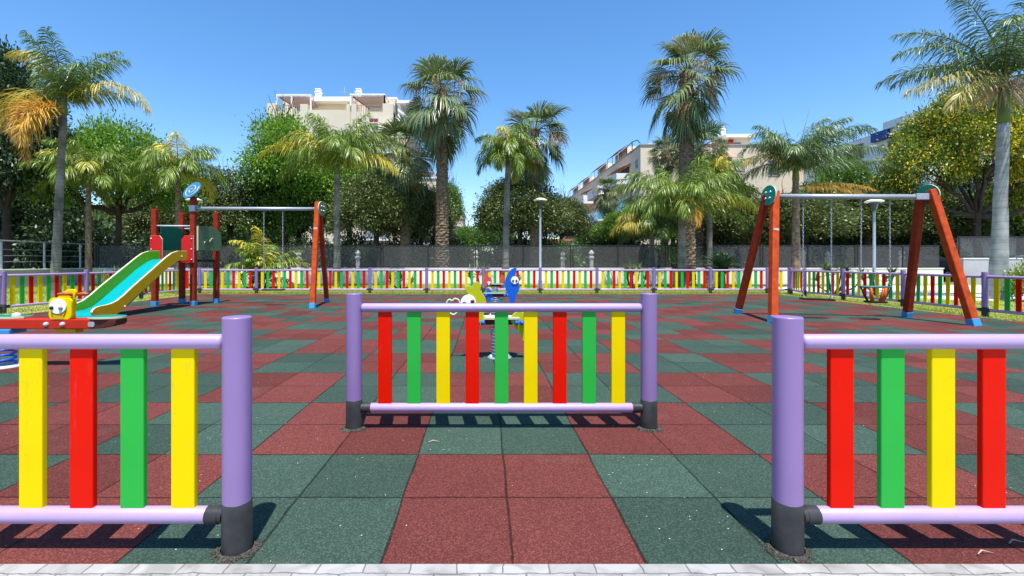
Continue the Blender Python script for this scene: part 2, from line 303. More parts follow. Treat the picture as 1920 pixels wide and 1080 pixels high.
# ------------------------------------------------------------------ mesh collecting
class MB:
    def __init__(s): s.v = []; s.f = []; s.m = []; s.s = []
    def add(s, vs, fs, mi=0, sm=False):
        o = len(s.v); s.v += [tuple(v) for v in vs]
        for f in fs: s.f.append(tuple(o+i for i in f)); s.m.append(mi); s.s.append(sm)
        return s
    def box(s, x0, x1, y0, y1, z0, z1, mi=0):
        vs = [(x, y, z) for x in (x0, x1) for y in (y0, y1) for z in (z0, z1)]
        return s.add(vs, [(0, 1, 3, 2), (4, 6, 7, 5), (0, 4, 5, 1), (2, 3, 7, 6), (0, 2, 6, 4), (1, 5, 7, 3)], mi)
    def beam(s, a, b, wx, wy, mi=0, up=(0, 1, 0)):
        """square bar from a to b"""
        a = Vector(a); b = Vector(b); t = (b-a).normalized(); u = Vector(up); sx = t.cross(u)
        if sx.length < 1e-3: sx = t.cross(Vector((1, 0, 0)))
        sx.normalize(); sy = sx.cross(t).normalized()
        vs = []
        for c in (a, b):
            for i, j in ((-1, -1), (1, -1), (1, 1), (-1, 1)): vs.append(c+sx*wx/2*i+sy*wy/2*j)
        return s.add(vs, [(3, 2, 1, 0), (4, 5, 6, 7), (0, 1, 5, 4), (1, 2, 6, 5), (2, 3, 7, 6), (3, 0, 4, 7)], mi)
    def tube(s, pts, rs, n=12, mi=0, caps=True, closed=False, sm=True):
        pts = [Vector(p) for p in pts]; k = len(pts)
        if isinstance(rs, (int, float)): rs = [rs]*k
        prev = None; vs = []
        for i, p in enumerate(pts):
            if closed: t = pts[(i+1) % k]-pts[i-1]
            else: t = pts[min(i+1, k-1)]-pts[max(i-1, 0)]
            if t.length < 1e-9: t = Vector((0, 0, 1))
            t.normalize()
            if prev is None:
                u = t.cross(Vector((0, 0, 1)))
                if u.length < .05: u = t.cross(Vector((1, 0, 0)))
            else: u = prev-t*prev.dot(t)
            u.normalize(); prev = u; q = t.cross(u)
            for j in range(n):
                a = 2*math.pi*j/n; vs.append(p+(u*math.cos(a)+q*math.sin(a))*rs[i])
        fs = []
        for i in range(k if closed else k-1):
            i2 = (i+1) % k
            for j in range(n): j2 = (j+1) % n; fs.append((i*n+j, i*n+j2, i2*n+j2, i2*n+j))
        s.add(vs, fs, mi, sm)
        if caps and not closed:
            o = len(s.v)-len(vs)
            s.f.append(tuple(o+j for j in reversed(range(n)))); s.m.append(mi); s.s.append(False)
            s.f.append(tuple(o+(k-1)*n+j for j in range(n))); s.m.append(mi); s.s.append(False)
        return s
    def lathe(s, c, prof, n=24, mi=0, axis='z', sm=True):
        """prof = [(r, h)...] turned round an axis through c"""
        vs = []; k = len(prof)
        for r, h in prof:
            for j in range(n):
                a = 2*math.pi*j/n; x, y = max(r, 1e-4)*math.cos(a), max(r, 1e-4)*math.sin(a)
                vs.append({'z': (c[0]+x, c[1]+y, c[2]+h), 'y': (c[0]+x, c[1]+h, c[2]-y), 'x': (c[0]+h, c[1]+x, c[2]+y)}[axis])
        fs = [(i*n+j, i*n+(j+1) % n, (i+1)*n+(j+1) % n, (i+1)*n+j) for i in range(k-1) for j in range(n)]
        return s.add(vs, fs, mi, sm)
    def plate(s, pts, o, ux, uy, th, mi=(0, 0, 0)):
        """flat board: outline pts (u,v) at o + u*ux + v*uy, thickness th along ux x uy; mi = (front, back, edge)"""
        o = Vector(o); ux = Vector(ux); uy = Vector(uy); nn = ux.cross(uy).normalized()
        area = sum(pts[i][0]*pts[(i+1) % len(pts)][1]-pts[(i+1) % len(pts)][0]*pts[i][1] for i in range(len(pts)))
        if area < 0: pts = pts[::-1]
        k = len(pts); f = [o+ux*a+uy*b for a, b in pts]
        vs = [p+nn*th/2 for p in f]+[p-nn*th/2 for p in f]
        s.add(vs, [tuple(range(k))], mi[0]); b = len(s.v)-2*k
        s.f.append(tuple(b+k+i for i in reversed(range(k)))); s.m.append(mi[1]); s.s.append(False)
        for i in range(k):
            j = (i+1) % k; s.f.append((b+i, b+k+i, b+k+j, b+j)); s.m.append(mi[2]); s.s.append(False)
        return s
    def build(s, name, mats, parent=None, origin=(0, 0, 0), bevel=0, seg=2, label=None):
        me = bpy.data.meshes.new(name)
        ox, oy, oz = origin
        me.from_pydata([(x-ox, y-oy, z-oz) for x, y, z in s.v], [], s.f)
        if not isinstance(mats, (list, tuple)): mats = [mats]
        for q in mats: me.materials.append(M[q] if isinstance(q, str) else q)
        me.polygons.foreach_set('material_index', s.m); me.polygons.foreach_set('use_smooth', s.s); me.update()
        o = bpy.data.objects.new(name, me); COL.objects.link(o)
        if parent: o.parent = parent
        if bevel:
            b = o.modifiers.new('bevel', 'BEVEL'); b.width = bevel; b.segments = seg; b.limit_method = 'ANGLE'; b.angle_limit = R(50)
        if label: o['label'] = label
        return o

def tag(o, label=None, cat=None, group=None, kind=None):
    if label: o['label'] = label
    if cat: o['category'] = cat
    if group: o['group'] = group
    if kind: o['kind'] = kind
    return o
def empty(name, loc, label, cat, group=None, rz=0):
    e = bpy.data.objects.new(name, None); COL.objects.link(e); e.location = loc; e.rotation_euler = (0, 0, rz); e.empty_display_size = .2
    return tag(e, label, cat, group)
def link(name, data, parent, loc=(0, 0, 0), rz=0, label=None, mods=None):
    o = bpy.data.objects.new(name, data); COL.objects.link(o); o.parent = parent; o.location = loc; o.rotation_euler = (0, 0, rz)
    if label: o['label'] = label
    if mods:
        b = o.modifiers.new('bevel', 'BEVEL'); b.width = mods; b.segments = 2; b.limit_method = 'ANGLE'; b.angle_limit = R(50)
    return o
def tree_of(root): return [c for c in bpy.data.objects if c.parent == root]
def copy_tree(o, parent=None):
    c = o.copy(); COL.objects.link(c); c.parent = parent
    for ch in tree_of(o): copy_tree(ch, c)
    return c
def npmesh(name, V, tris=None, quads=None, attrs=None, mats=(), smooth=False):
    me = bpy.data.meshes.new(name)
    me.vertices.add(len(V)); me.vertices.foreach_set('co', np.asarray(V, dtype=np.float32).ravel())
    parts = []; tot = []
    if tris is not None and len(tris): parts.append(np.asarray(tris).ravel()); tot.append(np.full(len(tris), 3))
    if quads is not None and len(quads): parts.append(np.asarray(quads).ravel()); tot.append(np.full(len(quads), 4))
    li = np.concatenate(parts).astype(np.int32); lt = np.concatenate(tot).astype(np.int32)
    me.loops.add(len(li)); me.loops.foreach_set('vertex_index', li)
    me.polygons.add(len(lt)); me.polygons.foreach_set('loop_start', np.concatenate([[0], np.cumsum(lt)[:-1]]).astype(np.int32))
    me.polygons.foreach_set('loop_total', lt)
    if smooth: me.polygons.foreach_set('use_smooth', np.ones(len(lt), dtype=bool))
    me.update(calc_edges=True)
    for k, a in (attrs or {}).items():
        at = me.attributes.new(k, 'FLOAT', 'FACE'); at.data.foreach_set('value', np.asarray(a, dtype=np.float32))
    for q in mats: me.materials.append(M[q] if isinstance(q, str) else q)
    return me
def nrm(a): return a/np.maximum(np.linalg.norm(a, axis=-1, keepdims=True), 1e-9)

# ------------------------------------------------------------------ the setting
def sheet(name, x0, x1, y0, y1, z, m, nx=1, ny=1):
    b = MB(); b.add([(x0, y0, z), (x1, y0, z), (x1, y1, z), (x0, y1, z)], [(0, 1, 2, 3)])
    return tag(b.build(name, m), kind='structure')
sheet('ground', -1500, 1500, -300, 2500, -.012, 'asphalt')
sheet('lawn', -20, 28, 1.74, 23.5, -.008, 'lawn')
sheet('street_pavement', -60, 60, 23.9, 31, -.004, 'stone')
# garden path on the right, pale concrete
pth = MB(); pth.add([(11.6, 17.2, -.002), (14.2, 13.6, -.002), (30, 12.2, -.002), (30, 21.8, -.002), (11.6, 21.8, -.002)], [(0, 1, 2, 3, 4)])
tag(pth.build('path', 'coping'), kind='structure')
b = MB(); b.box(-9.9, 10.05, 1.743, 16.12, -.05, .0)
tag(b.build('rubber_surface', 'rubber'), kind='structure')
b = MB(); b.box(-12, 12, -6, 1.738, -.05, .004)
tag(b.build('pavement', 'paving'), kind='structure')
# hills far away
rng = np.random.default_rng(3)
hv = []; hf = []
N = 90
for i in range(N+1):
    x = -1400+2800*i/N; h = 26+16*math.sin(i*.21+1)+9*math.sin(i*.53)+4*math.sin(i*1.3)
    hv += [(x, 1500, -1), (x, 1560, h), (x, 1900, -1)]
for i in range(N):
    a = i*3; hf += [(a, a+3, a+4, a+1), (a+1, a+4, a+5, a+2)]
hb = MB(); hb.add(hv, hf, 0, True); tag(hb.build('hills', 'hill'), kind='structure')

# grass blades
def grass():
    rg = np.random.default_rng(11); pts = []
    def area(x0, x1, y0, y1, d, cond=None):
        n = int((x1-x0)*(y1-y0)*d); p = np.stack([rg.uniform(x0, x1, n), rg.uniform(y0, y1, n)], 1)
        if cond is not None: p = p[cond(p)]
        pts.append(p)
    area(-20, -9.86, 8, 16.2, 420); area(-20, 11, 16.1, 17.6, 1100); area(-20, 12, 17.6, 23.4, 380)
    area(10.02, 11.2, 7, 16.2, 900)
    area(11.2, 20, 7, 17.2, 380, lambda p: (p[:, 1] < 13.3-(p[:, 0]-14.2)*.09) & (p[:, 1] < 17.2-(p[:, 0]-11.6)*1.38))
    p = np.concatenate(pts); n = len(p)
    h = rg.uniform(.02, .06, n); a = rg.uniform(0, 2*np.pi, n); wd = rg.uniform(.004, .009, n)
    d = np.stack([np.cos(a), np.sin(a)], 1); base = np.concatenate([p, np.full((n, 1), -.01)], 1)
    off = np.concatenate([d*wd[:, None], np.zeros((n, 1))], 1)
    lean = rg.normal(0, .02, (n, 2)); tip = base+np.concatenate([lean, h[:, None]], 1)
    V = np.stack([base-off, base+off, tip], 1).reshape(-1, 3); T = np.arange(3*n).reshape(-1, 3)
    me = npmesh('grass', V, tris=T, attrs={'rnd': rg.beta(2, 2, n), 'clump': np.zeros(n)}, mats=['grass'])
    o = bpy.data.objects.new('grass', me); COL.objects.link(o)
    tag(o, 'short dry yellowish green lawn around the rubber play surface', 'grass', kind='stuff')
grass()

# ------------------------------------------------------------------ picket fences
RAILT, RAILB = .82, .141
def slat_mesh(c, w_=.092):
    b = MB(); b.box(-w_/2, w_/2, -.010, .014, .158, .80); me = bpy.data.meshes.new('slat')
    me.from_pydata(b.v, [], b.f); me.materials.append(M[c]); return me
SL = {c: slat_mesh(c) for c in ('red', 'green', 'yellow')}
def post_meshes():
    a = MB(); a.lathe((0, 0, 0), [(.053, .196), (.053, .912), (.053, .9135), (.0518, .9165), (.0495, .9182), (.0485, .9183), (.001, .9185)], 32)
    b = MB(); b.lathe((0, 0, 0), [(.0545, -.03), (.0555, .0), (.0545, .197), (.053, .199), (.001, .199)], 32)
    out = []
    for q, m, nme in ((a, 'purple', 'post'), (b, 'sleeve', 'post_sleeve')):
        me = bpy.data.meshes.new(nme); me.from_pydata(q.v, [], q.f); me.materials.append(M[m])
        me.polygons.foreach_set('use_smooth', q.s); out.append(me)
    return out
POST, SLEEVE = post_meshes()
ORD = {'R': 'red', 'G': 'green', 'Y': 'yellow'}
def fence(name, pts, pats, label, group=None, crumbs=False, skip_post=()):
    o0 = pts[0]; root = empty(name, (o0[0], o0[1], 0), label, 'fence', group)
    for i, p in enumerate(pts):
        if i in skip_post: continue
        q = link('post', POST, root, (p[0]-o0[0], p[1]-o0[1], 0), rz=.7*i)
        link('post_sleeve', SLEEVE, q)
        if crumbs:
            rg = random.Random(int(p[0]*100)); k = 40; c = MB()
            vs = [(0, 0, .012)]
            for j in range(k):
                a = 2*math.pi*j/k; vs.append(((.060)*math.cos(a), (.060)*math.sin(a), .015))
            for j in range(k):
                a = 2*math.pi*j/k; r = .084+rg.uniform(-.014, .012); vs.append((r*math.cos(a), r*math.sin(a)*.9, .0015))
            fs = [(1+j, 1+k+j, 1+k+(j+1) % k, 1+(j+1) % k) for j in range(k)]
            c.add(vs, fs); 
            for j in range(700):
                a = rg.uniform(0, 6.283); r = abs(rg.gauss(.075, .015)); s_ = rg.uniform(.0008, .0024)
                if r < .06: continue
                x, y = r*math.cos(a), r*math.sin(a)*.9; z = max(0, .013-(r-.06)*.34)
                c.add([(x-s_, y-s_, z), (x+s_, y-s_*.7, z), (x, y+s_, z), (x+rg.uniform(-.002, .002), y, z+s_*1.6)], [(0, 1, 3), (1, 2, 3), (2, 0, 3)])
            cr = c.build('crumb_collar', 'crumb', root); cr.location = (p[0]-o0[0], p[1]-o0[1], 0)
    for i, pat in enumerate(pats):
        a = Vector((pts[i][0]-o0[0], pts[i][1]-o0[1], 0)); c = Vector((pts[i+1][0]-o0[0], pts[i+1][1]-o0[1], 0))
        d = c-a; Lg = d.length; u = d/Lg; ang = math.atan2(u.y, u.x); e = .048
        def ring(z, r, s0, s1, name_, m, cap):
            k = MB()
            pr = [(.001, s0), (r*.6, s0+.002), (r*.9, s0+.008), (r, s0+.018), (r, s1-.018), (r*.9, s1-.008), (r*.6, s1-.002), (.001, s1)] if cap else [(r*.85, s0), (r, s0+.004), (r, s1-.004), (r*.9, s1), (.001, s1)]
            k.lathe((0, 0, 0), pr, 20, axis='x'); ob = k.build(name_, m, root); ob.location = (a.x, a.y, z); ob.rotation_euler = (0, 0, ang); return ob
        ring(RAILT, .030, e, Lg-e, 'top_rail', 'rail', True)
        br = ring(RAILB, .032, .10, Lg-.10, 'bottom_rail', 'rail', True)
        for s0, s1 in ((.05, .115), (Lg-.115, Lg-.05)):
            fl = s0 < Lg/2; e0, e1 = (s0, s1) if fl else (s1, s0); q = 1 if fl else -1
            pr = [(.029, e0), (.031, e0), (.031, e0+q*.001), (.031, e0+q*.016), (.031, e0+q*.0165), (.0345, e0+q*.017), (.0345, e0+q*.018), (.0345, e1-q*.002), (.0345, e1-q*.001), (.033, e1), (.030, e1)]
            k = MB(); k.lathe((0, 0, 0), pr if fl else pr[::-1], 24, axis='x')
            cc = k.build('rail_sleeve', 'sleeve', br)
        ns = len(pat); sp = .198 if Lg > 1.9 else .19
        for j, ch in enumerate(pat):
            t = Lg/2+(j-(ns-1)/2)*sp
            if ch == ' ': continue
            link('slat', SL[ORD[ch]], root, (a.x+u.x*t, a.y+u.y*t, 0), ang+0, label=ORD[ch]+' slat', mods=.004)
    return root
RGY = 'RGYRGYRGY'; YGR = 'YGRYGRYGR'
GF = 'front entrance fence sections'
fence('picket_fence', [(-2.97, 1.825), (-.97, 1.825)], [RGY], 'nearest fence section at the left edge, its lilac end post before the seesaw', GF, True)
fence('picket_fence', [(1.19, 1.825), (3.19, 1.825)], [RGY], 'nearest fence section at the right edge, its lilac end post below the big swing frame', GF, True)
fence('picket_fence', [(-.884, 3.16), (1.118, 3.16)], [RGY], 'complete free standing middle fence section with nine coloured slats between two lilac posts', GF, True)
GP = 'perimeter picket fences'
xs = [-10.04+2.002*i for i in range(11)]
pts = [(-10.62, 16.25)]+[(x, 16.4) for x in xs]+[(10.72, 16.35)]
fence('picket_fence', pts, ['RG']+[YGR]*10+['YY'], 'long straight picket fence along the far side of the play area', GP)
fence('picket_fence', [(-10.5, 16.1), (-10.4, 14.1), (-10.35, 12.1), (-10.5, 10.15), (-10.5, 8.15)], [YGR, YGR, YGR[::-1], RGY][0:4], 'picket fence down the left side of the play area behind the slide', GP)
fence('picket_fence', [(10.62, 16.1), (10.37, 15.05), (10.42, 13.5), (10.45, 11.6), (10.25, 9.52), (10.2, 7.5)], ['RGYR', 'YGRYGRY', RGY, RGY, YGR], 'picket fence down the right side of the play area behind the big swings', GP)

# ------------------------------------------------------------------ low walls, mesh fence, railing
def wall(label, x0, x1, y0, y1, h, m, cop='coping', grp='low walls behind the play area'):
    r = empty('low_wall', ((x0+x1)/2, y0, 0), label, 'wall', grp)
    o = ((x0+x1)/2, y0, 0)
    MB().box(x0, x1, y0, y1, -.05, h-.05).build('wall_face', m, r, o, bevel=.01)
    MB().box(x0-.03, x1+.03, y0-.03, y1+.03, h-.05, h).build('coping', cop, r, o, bevel=.01)
wall('long low cream white wall behind the far picket fence', -20, 23.3, 23.6, 23.85, .80, 'cream_wall')
wall('grey low wall running back on the far left under the steel railing', -20.3, -20, 7, 23.57, .80, 'grey_wall')
wall('taller grey wall at the far right behind the pale palm trunk', 23.7, 44, 23.0, 23.25, 1.30, 'grey_wall')  # grey colour stands in for tree shadow on this wall

def mesh_fence(label, x0, x1, y, z0, z1, step, dbl):
    r = empty('mesh_fence', (x0, y, z0), label, 'fence', 'black mesh fences'); o = (x0, y, z0)
    MB().box(x0, x1, y-.004, y+.004, z0+.06, z1-.03).build('mesh_panel', 'mesh', r, o)
    MB().box(x0, x1, y-.02, y+.02, z1-.035, z1).build('top_rail', 'blackmetal', r, o)
    MB().box(x0, x1, y-.015, y+.015, z0+.03, z0+.06).build('bottom_rail', 'blackmetal', r, o)
    x = x0+.1; i = 0
    while x < x1:
        MB().box(x-.03, x+.03, y-.03, y+.03, z0, z1+.01).build('post', 'blackmetal', r, o)
        if dbl and i % 2 == 0: MB().box(x+.11, x+.15, y-.03, y+.03, z0, z1+.01).build('post', 'blackmetal', r, o)
        x += step; i += 1
mesh_fence('long black mesh fence standing on the low cream white wall', -19.9, 23.2, 23.72, .8, 1.96, 2.42, True)
mesh_fence('taller black mesh fence on the grey wall behind the pale palm trunk', 23.5, 43.8, 23.12, 1.3, 2.38, 2.2, False)
# steel railing on the left wall
r = empty('steel_railing', (-20.15, 7, .8), 'steel railing with horizontal bars on top of the grey wall at the far left', 'railing')
o = (-20.15, 7, .8)
MB().tube([(-20.15, 7, 2.0), (-20.15, 23.5, 2.0)], .035, 10).build('handrail', 'steel', r, o)
for z in (1.12, 1.38, 1.64): MB().tube([(-20.15, 7, z), (-20.15, 23.5, z)], .014, 8).build('bar', 'steel', r, o)
y = 8
while y < 23.5:
    MB().box(-20.18, -20.12, y-.03, y+.03, .8, 1.98).build('post', 'steel', r, o, bevel=.005); y += 1.9

# ------------------------------------------------------------------ lamps
def lamp(px, Y, h, label):
    x = XX(px, Y); r = empty('street_lamp', (x, Y, 0), label, 'street lamp', 'mushroom street lamps'); o = (x, Y, 0)
    MB().lathe((x, Y, 0), [(.09, 0), (.09, .3), (.055, .34), (.045, h-.45), (.045, h-.42)], 16).build('pole', 'steel', r, o)
    MB().lathe((x, Y, 0), [(.045, h-.45), (.07, h-.4), (.13, h-.2), (.19, h-.09), (.001, h-.09)], 20).build('lantern', 'glass', r, o)
    MB().lathe((x, Y, 0), [(.001, h-.095), (.26, h-.10), (.305, h-.085), (.30, h-.05), (.2, h-.01), (.08, h+.03), (.001, h+.035)], 28).build('lamp_shade', 'lampwhite', r, o)
lamp(1013, 20, 3.83, 'street lamp in the middle in front of the black mesh fence')
lamp(1639, 17.5, 3.45, 'street lamp seen through the big swings on the right')
lamp(364, 19, 3.7, 'street lamp mostly hidden behind the slide tower')

# ------------------------------------------------------------------ play tower with slide and swing beam
def circle(n, r, a0=0, a1=2*math.pi, sy=1): return [(r*math.cos(a0+(a1-a0)*i/n), r*sy*math.sin(a0+(a1-a0)*i/n)) for i in range(n)]
def bolts(b, pts, ax=(0, -1, 0), r=.018, mi=0):
    for p in pts:
        p = Vector(p); d = Vector(ax)
        b.tube([p, p+d*.012, p+d*.018], [r, r, r*.5], 8, mi)
T0 = (-7.9, 12.2, 0)
tw = empty('slide_tower', T0, 'wooden climbing tower with red posts, turquoise slide and a swing beam on its right', 'slide')
def square_post(parent, a, c, w_, m, o, foot=True, name='post', tagz=None):
    a = Vector(a); c = Vector(c)
    p = MB().beam(a, c, w_, w_).build(name, m, parent, o, bevel=.015)
    if foot:
        d = (c-a).normalized(); MB().beam(a-d*.02, a+d*.12, w_+.012, w_+.012).build('foot', 'bluefoot', p, (0, 0, 0), bevel=.01)
        p.children[0].location = (-o[0]*0, 0, 0)
        # child built in world coordinates: shift by the same origin
        ch = p.children[0]; ch.data.transform(Matrix.Translation((-o[0], -o[1], -o[2])))
    if tagz:
        d = (c-a)/(c.z-a.z); q = a+d*(tagz-a.z)
        s = MB().box(q.x-w_/2+.012, q.x+w_/2-.012, q.y-w_/2-.004, q.y-w_/2-.0015, q.z-.04, q.z+.03).build('sticker', 'white', p, o)
    return p
A, Bp, Cp, D = (-8.37, 11.82), (-8.2, 12.62), (-7.46, 11.93), (-7.36, 12.78)
for q, h in ((A, 2.46), (Bp, 2.45), (Cp, 2.80), (D, 2.47)):
    square_post(tw, (q[0], q[1], 0), (q[0], q[1], h), .125, 'wood_dark', T0)
# platform
pf = MB(); pf.plate([(A[0], A[1]), (Cp[0], Cp[1]), (D[0], D[1]), (Bp[0], Bp[1])], (0, 0, 1.15), (1, 0, 0), (0, 1, 0), .07)
pf.build('platform', 'black', tw, T0, bevel=.01)
# side panels (dark green on the left, olive on the right, arched top)
def arch2(w_, z0, z1): return [(0, z0), (w_*.96, z0), (w_, z0+.1), (w_, z1-.28)]+[(w_*(1-.45*(1-math.cos(a))), z1-.28+.28*math.sin(a)) for a in [j*PI_/16 for j in range(1, 9)]]+[(0, z1)]
PI_ = math.pi
def arch(w_, z0, z1, sag):
    return [(0, z0), (w_, z0)]+[(w_*(1-t/10), z1-sag+sag*math.sin(math.pi*(t/10))) for t in range(11)]
MB().plate(arch(.66, 1.42, 2.04, .03), (A[0]+.09, A[1]+.08, 0), (.2, .98, 0), (0, 0, 1), .03).build('side_panel', 'dkgreen', tw, T0, bevel=.006, label='dark green left side panel')
op = MB().plate(arch2(.86, 1.42, 2.05), (Cp[0]+.10, Cp[1]+.03, 0), (.13, .99, 0), (0, 0, 1), .03).build('side_panel', 'olive', tw, T0, bevel=.006, label='olive green right side panel with arched top')
MB().plate([(0, 0), (.02, 0), (.02, .62), (0, .62)], (Cp[0]+.10, Cp[1]+.0, 1.42), (.13, .99, 0), (0, 0, 1), .04).build('panel_edge', 'cream', op, T0)
sc = MB()
for k in range(2):
    pth_ = [(Cp[0]+.125+.13*(.25+.2*k+.07*math.cos(a)), Cp[1]+.03+.99*(.25+.2*k+.07*math.cos(a)), 1.65+.05*k+.06*math.sin(a*1.6)) for a in [x*.5 for x in range(9)]]
    sc.tube(pth_, .006, 6)
sc.build('scribble_relief', 'cream', op, T0)
# red front panels beside the slide mouth
def redp(x0, x1, y, z0, z1, cut):
    pts_ = [(x0, z0), (x1, z0), (x1, z1), (x0, z1)]
    if cut > 0: pts_ = [(x0, z0), (x1, z0), (x1, z1-.1), (x1-.07, z1), (x0, z1)]
    else: pts_ = [(x0, z0), (x1, z0), (x1, z1), (x0+.07, z1), (x0, z1-.1)]
    p = MB().plate(pts_, (0, y, 0), (1, 0, 0), (0, 0, 1), .035, (0, 0, 1)).build('front_panel', ['panelred', 'cream'], tw, T0, bevel=.004)
    bb = MB(); bx = x0+.04 if cut > 0 else x1-.04
    bolts(bb, [(bx, y-.02, z1-.08), (bx, y-.02, (z0+z1)/2), (bx, y-.02, z0+.08)]); bb.build('bolts', 'bolt', p, T0)
redp(-8.43, -8.12, 11.74, 1.08, 1.79, 1); redp(-7.70, -7.40, 11.84, 1.10, 1.79, -1)
MB().tube([(A[0], A[1]-.02, 2.04), (Cp[0], Cp[1]-.02, 2.04)], .018, 10).build('grab_bar', 'white', tw, T0)
MB().tube([(Bp[0], Bp[1], 2.02), (D[0], D[1], 2.02)], .018, 10).build('grab_bar', 'white', tw, T0)
# climbing ladder at the back of the platform
ld = MB()
for z in (.25, .5, .75, .98): ld.tube([(Bp[0], Bp[1]+.03, z), (D[0], D[1]+.03, z)], .018, 8)
# slide
sl = MB()
prof = [(11.72, 1.19), (11.36, 1.18), (11.16, 1.11), (10.86, .965), (10.5, .735), (10.22, .565), (9.83, .32), (9.6, .19), (9.4, .15), (9.15, .15), (8.95, .15), (8.86, .12), (8.82, .06), (8.82, .0)]
x0, x1 = -8.13, -7.44
vs = []
for y_, z_ in prof: vs += [(x0, y_, z_), (x1, y_, z_), (x0, y_+.02, z_-.02), (x1, y_+.02, z_-.02)]
k = len(prof); fs = []
for i in range(k-1):
    a = i*4; fs += [(a+1, a, a+4, a+5), (a+2, a+3, a+7, a+6)]
sl.add(vs, fs, 0, True); chute = sl.build('slide', 'turq', tw, T0)
top = [(11.62, 1.40), (11.27, 1.39), (11.05, 1.335), (10.86, 1.235), (10.55, 1.045), (10.22, .842), (9.83, .605), (9.6, .45), (9.40, .34), (9.25, .295), (9.14, .28), (8.98, .27), (8.88, .25), (8.82, .21), (8.80, .17), (8.82, .12), (8.89, .07)]
bot = [(9.36, .05), (9.5, .12), (9.76, .29), (10.22, .56), (10.86, .95), (11.29, 1.15), (11.62, 1.17)]
for x_, mm, nm in ((x0, (1, 0, 2), 'left'), (x1, (1, 0, 2), 'right')):
    mt = (1, 0, 2) if nm == 'right' else (0, 1, 2)
    ol = top+bot
    pl = MB().plate([(y_, z_) for y_, z_ in ol], (x_, 0, 0), (0, 1, 0), (0, 0, 1), .045, mt)
    # plate normal = +x : front = +x side
    s_ = pl.build('slide_side', ['lime', 'ochre', 'cream'], chute, T0, bevel=.006)
bb = MB(); bolts(bb, [(x1+.024, 9.6, .2), (x1+.024, 11.4, 1.25)], (1, 0, 0), .022); bb.build('bolts', 'bolt', chute, T0)
# spiral disc on the tall post
dn = Vector((-.30, -.80, .50)).normalized(); du = Vector((.88, .0, .48)); du = (du-dn*du.dot(dn)).normalized(); dv = dn.cross(du)
dc = Vector((-7.465, 11.88, 2.95))
disc = MB().plate(circle(36, .26), dc, du, dv, .03).build('spiral_disc', 'skyblue', tw, T0, bevel=.006)
spi = MB(); spi.tube([dc+dn*.017+du*(.02+.0105*t)*math.cos(t*.62)+dv*(.02+.0105*t)*math.sin(t*.62) for t in range(21)], .011, 6)
spi.build('spiral', 'cream', disc, T0)
MB().box(Cp[0]-.075, Cp[0]+.075, Cp[1]-.075, Cp[1]+.075, 2.41, 2.57).build('collar', 'steel', tw, T0, bevel=.01)
# swing beam and A-frame
MB().tube([(Cp[0]+.07, Cp[1], 2.49), (-4.32, 12.05, 2.49)], .045, 14).build('swing_beam', 'steel', tw, T0)
square_post(tw, (-4.16, 11.27, 0), (-4.30, 12.0, 2.66), .12, 'wood_red', T0, name='leg', tagz=1.96)
square_post(tw, (-4.38, 12.95, 0), (-4.30, 12.12, 2.55), .11, 'wood_dark', T0, name='leg')
def gear_disc(parent, o, c, nrmv, r, m='teal'):
    nn = Vector(nrmv).normalized(); u = nn.cross(Vector((0, 0, 1))).normalized(); v = nn.cross(u)
    c = Vector(c)
    d = MB().plate(circle(32, r), c, u, v, .025, (0, 0, 1)).build('disc', [m, 'cream'], parent, o, bevel=.004)
    bb = MB()
    for a in (.8, 2.3, 3.9, 5.5):
        q = c+nn*.013+u*r*.42*math.cos(a)+v*r*.42*math.sin(a); bb.tube([q, q+nn*.02], [.022, .02], 8)
    bb.build('bolts', 'bolt', d, o)
    return d
gear_disc(tw, T0, (-4.19, 12.02, 2.50), (1, -.2, 0), .19, 'olive')
# swings
def chain(a, c, link_=.045, r=.0038, sag=0):
    a = Vector(a); c = Vector(c); n = max(2, int((c-a).length/link_)); b_ = MB(); t = (c-a).normalized()
    u1 = t.cross(Vector((0, 1, 0))).normalized(); u2 = t.cross(u1)
    for i in range(n):
        p = a+(c-a)*((i+.5)/n); s_ = u1 if i % 2 else u2
        ln = (c-a).length/n*.68; wd = .011
        b_.tube([p+t*ln*math.cos(q)+s_*wd*math.sin(q) for q in [j*math.pi/4 for j in range(8)]], r, 5, closed=True)
    return b_
def flat_swing(label, cx, cy, top_z, zs, dirv, wid, grp, topw=None):
    r = empty('swing', (cx, cy, zs), label, 'swing', grp); o = (cx, cy, zs); d = Vector(dirv).normalized(); topw = topw or wid
    n_ = Vector((-d.y, d.x, 0))
    c = Vector((cx, cy, zs))
    MB().plate([(-wid/2-.04, -.085), (wid/2+.04, -.085), (wid/2+.04, .085), (-wid/2-.04, .085)], c, d, n_, .035).build('seat', 'black', r, o, bevel=.012)
    for s in (-1, 1):
        q = c+d*s*wid/2; tq = Vector((cx, cy, top_z))+d*s*topw/2
        chain(q+Vector((0, 0, .09)), tq).build('chain', 'steel', r, o)
        k = MB(); k.tube([q+n_*.07+Vector((0, 0, .015)), q+Vector((0, 0, .1)), q-n_*.07+Vector((0, 0, .015))], .006, 6); k.build('shackle', 'steel', r, o)
    return r
flat_swing('flat black swing seat hanging left of the slender red leg of the tower', XX(512.5, 12.0), 12.0, 2.45, .40, (1, .03, 0), .48, 'swing seats')
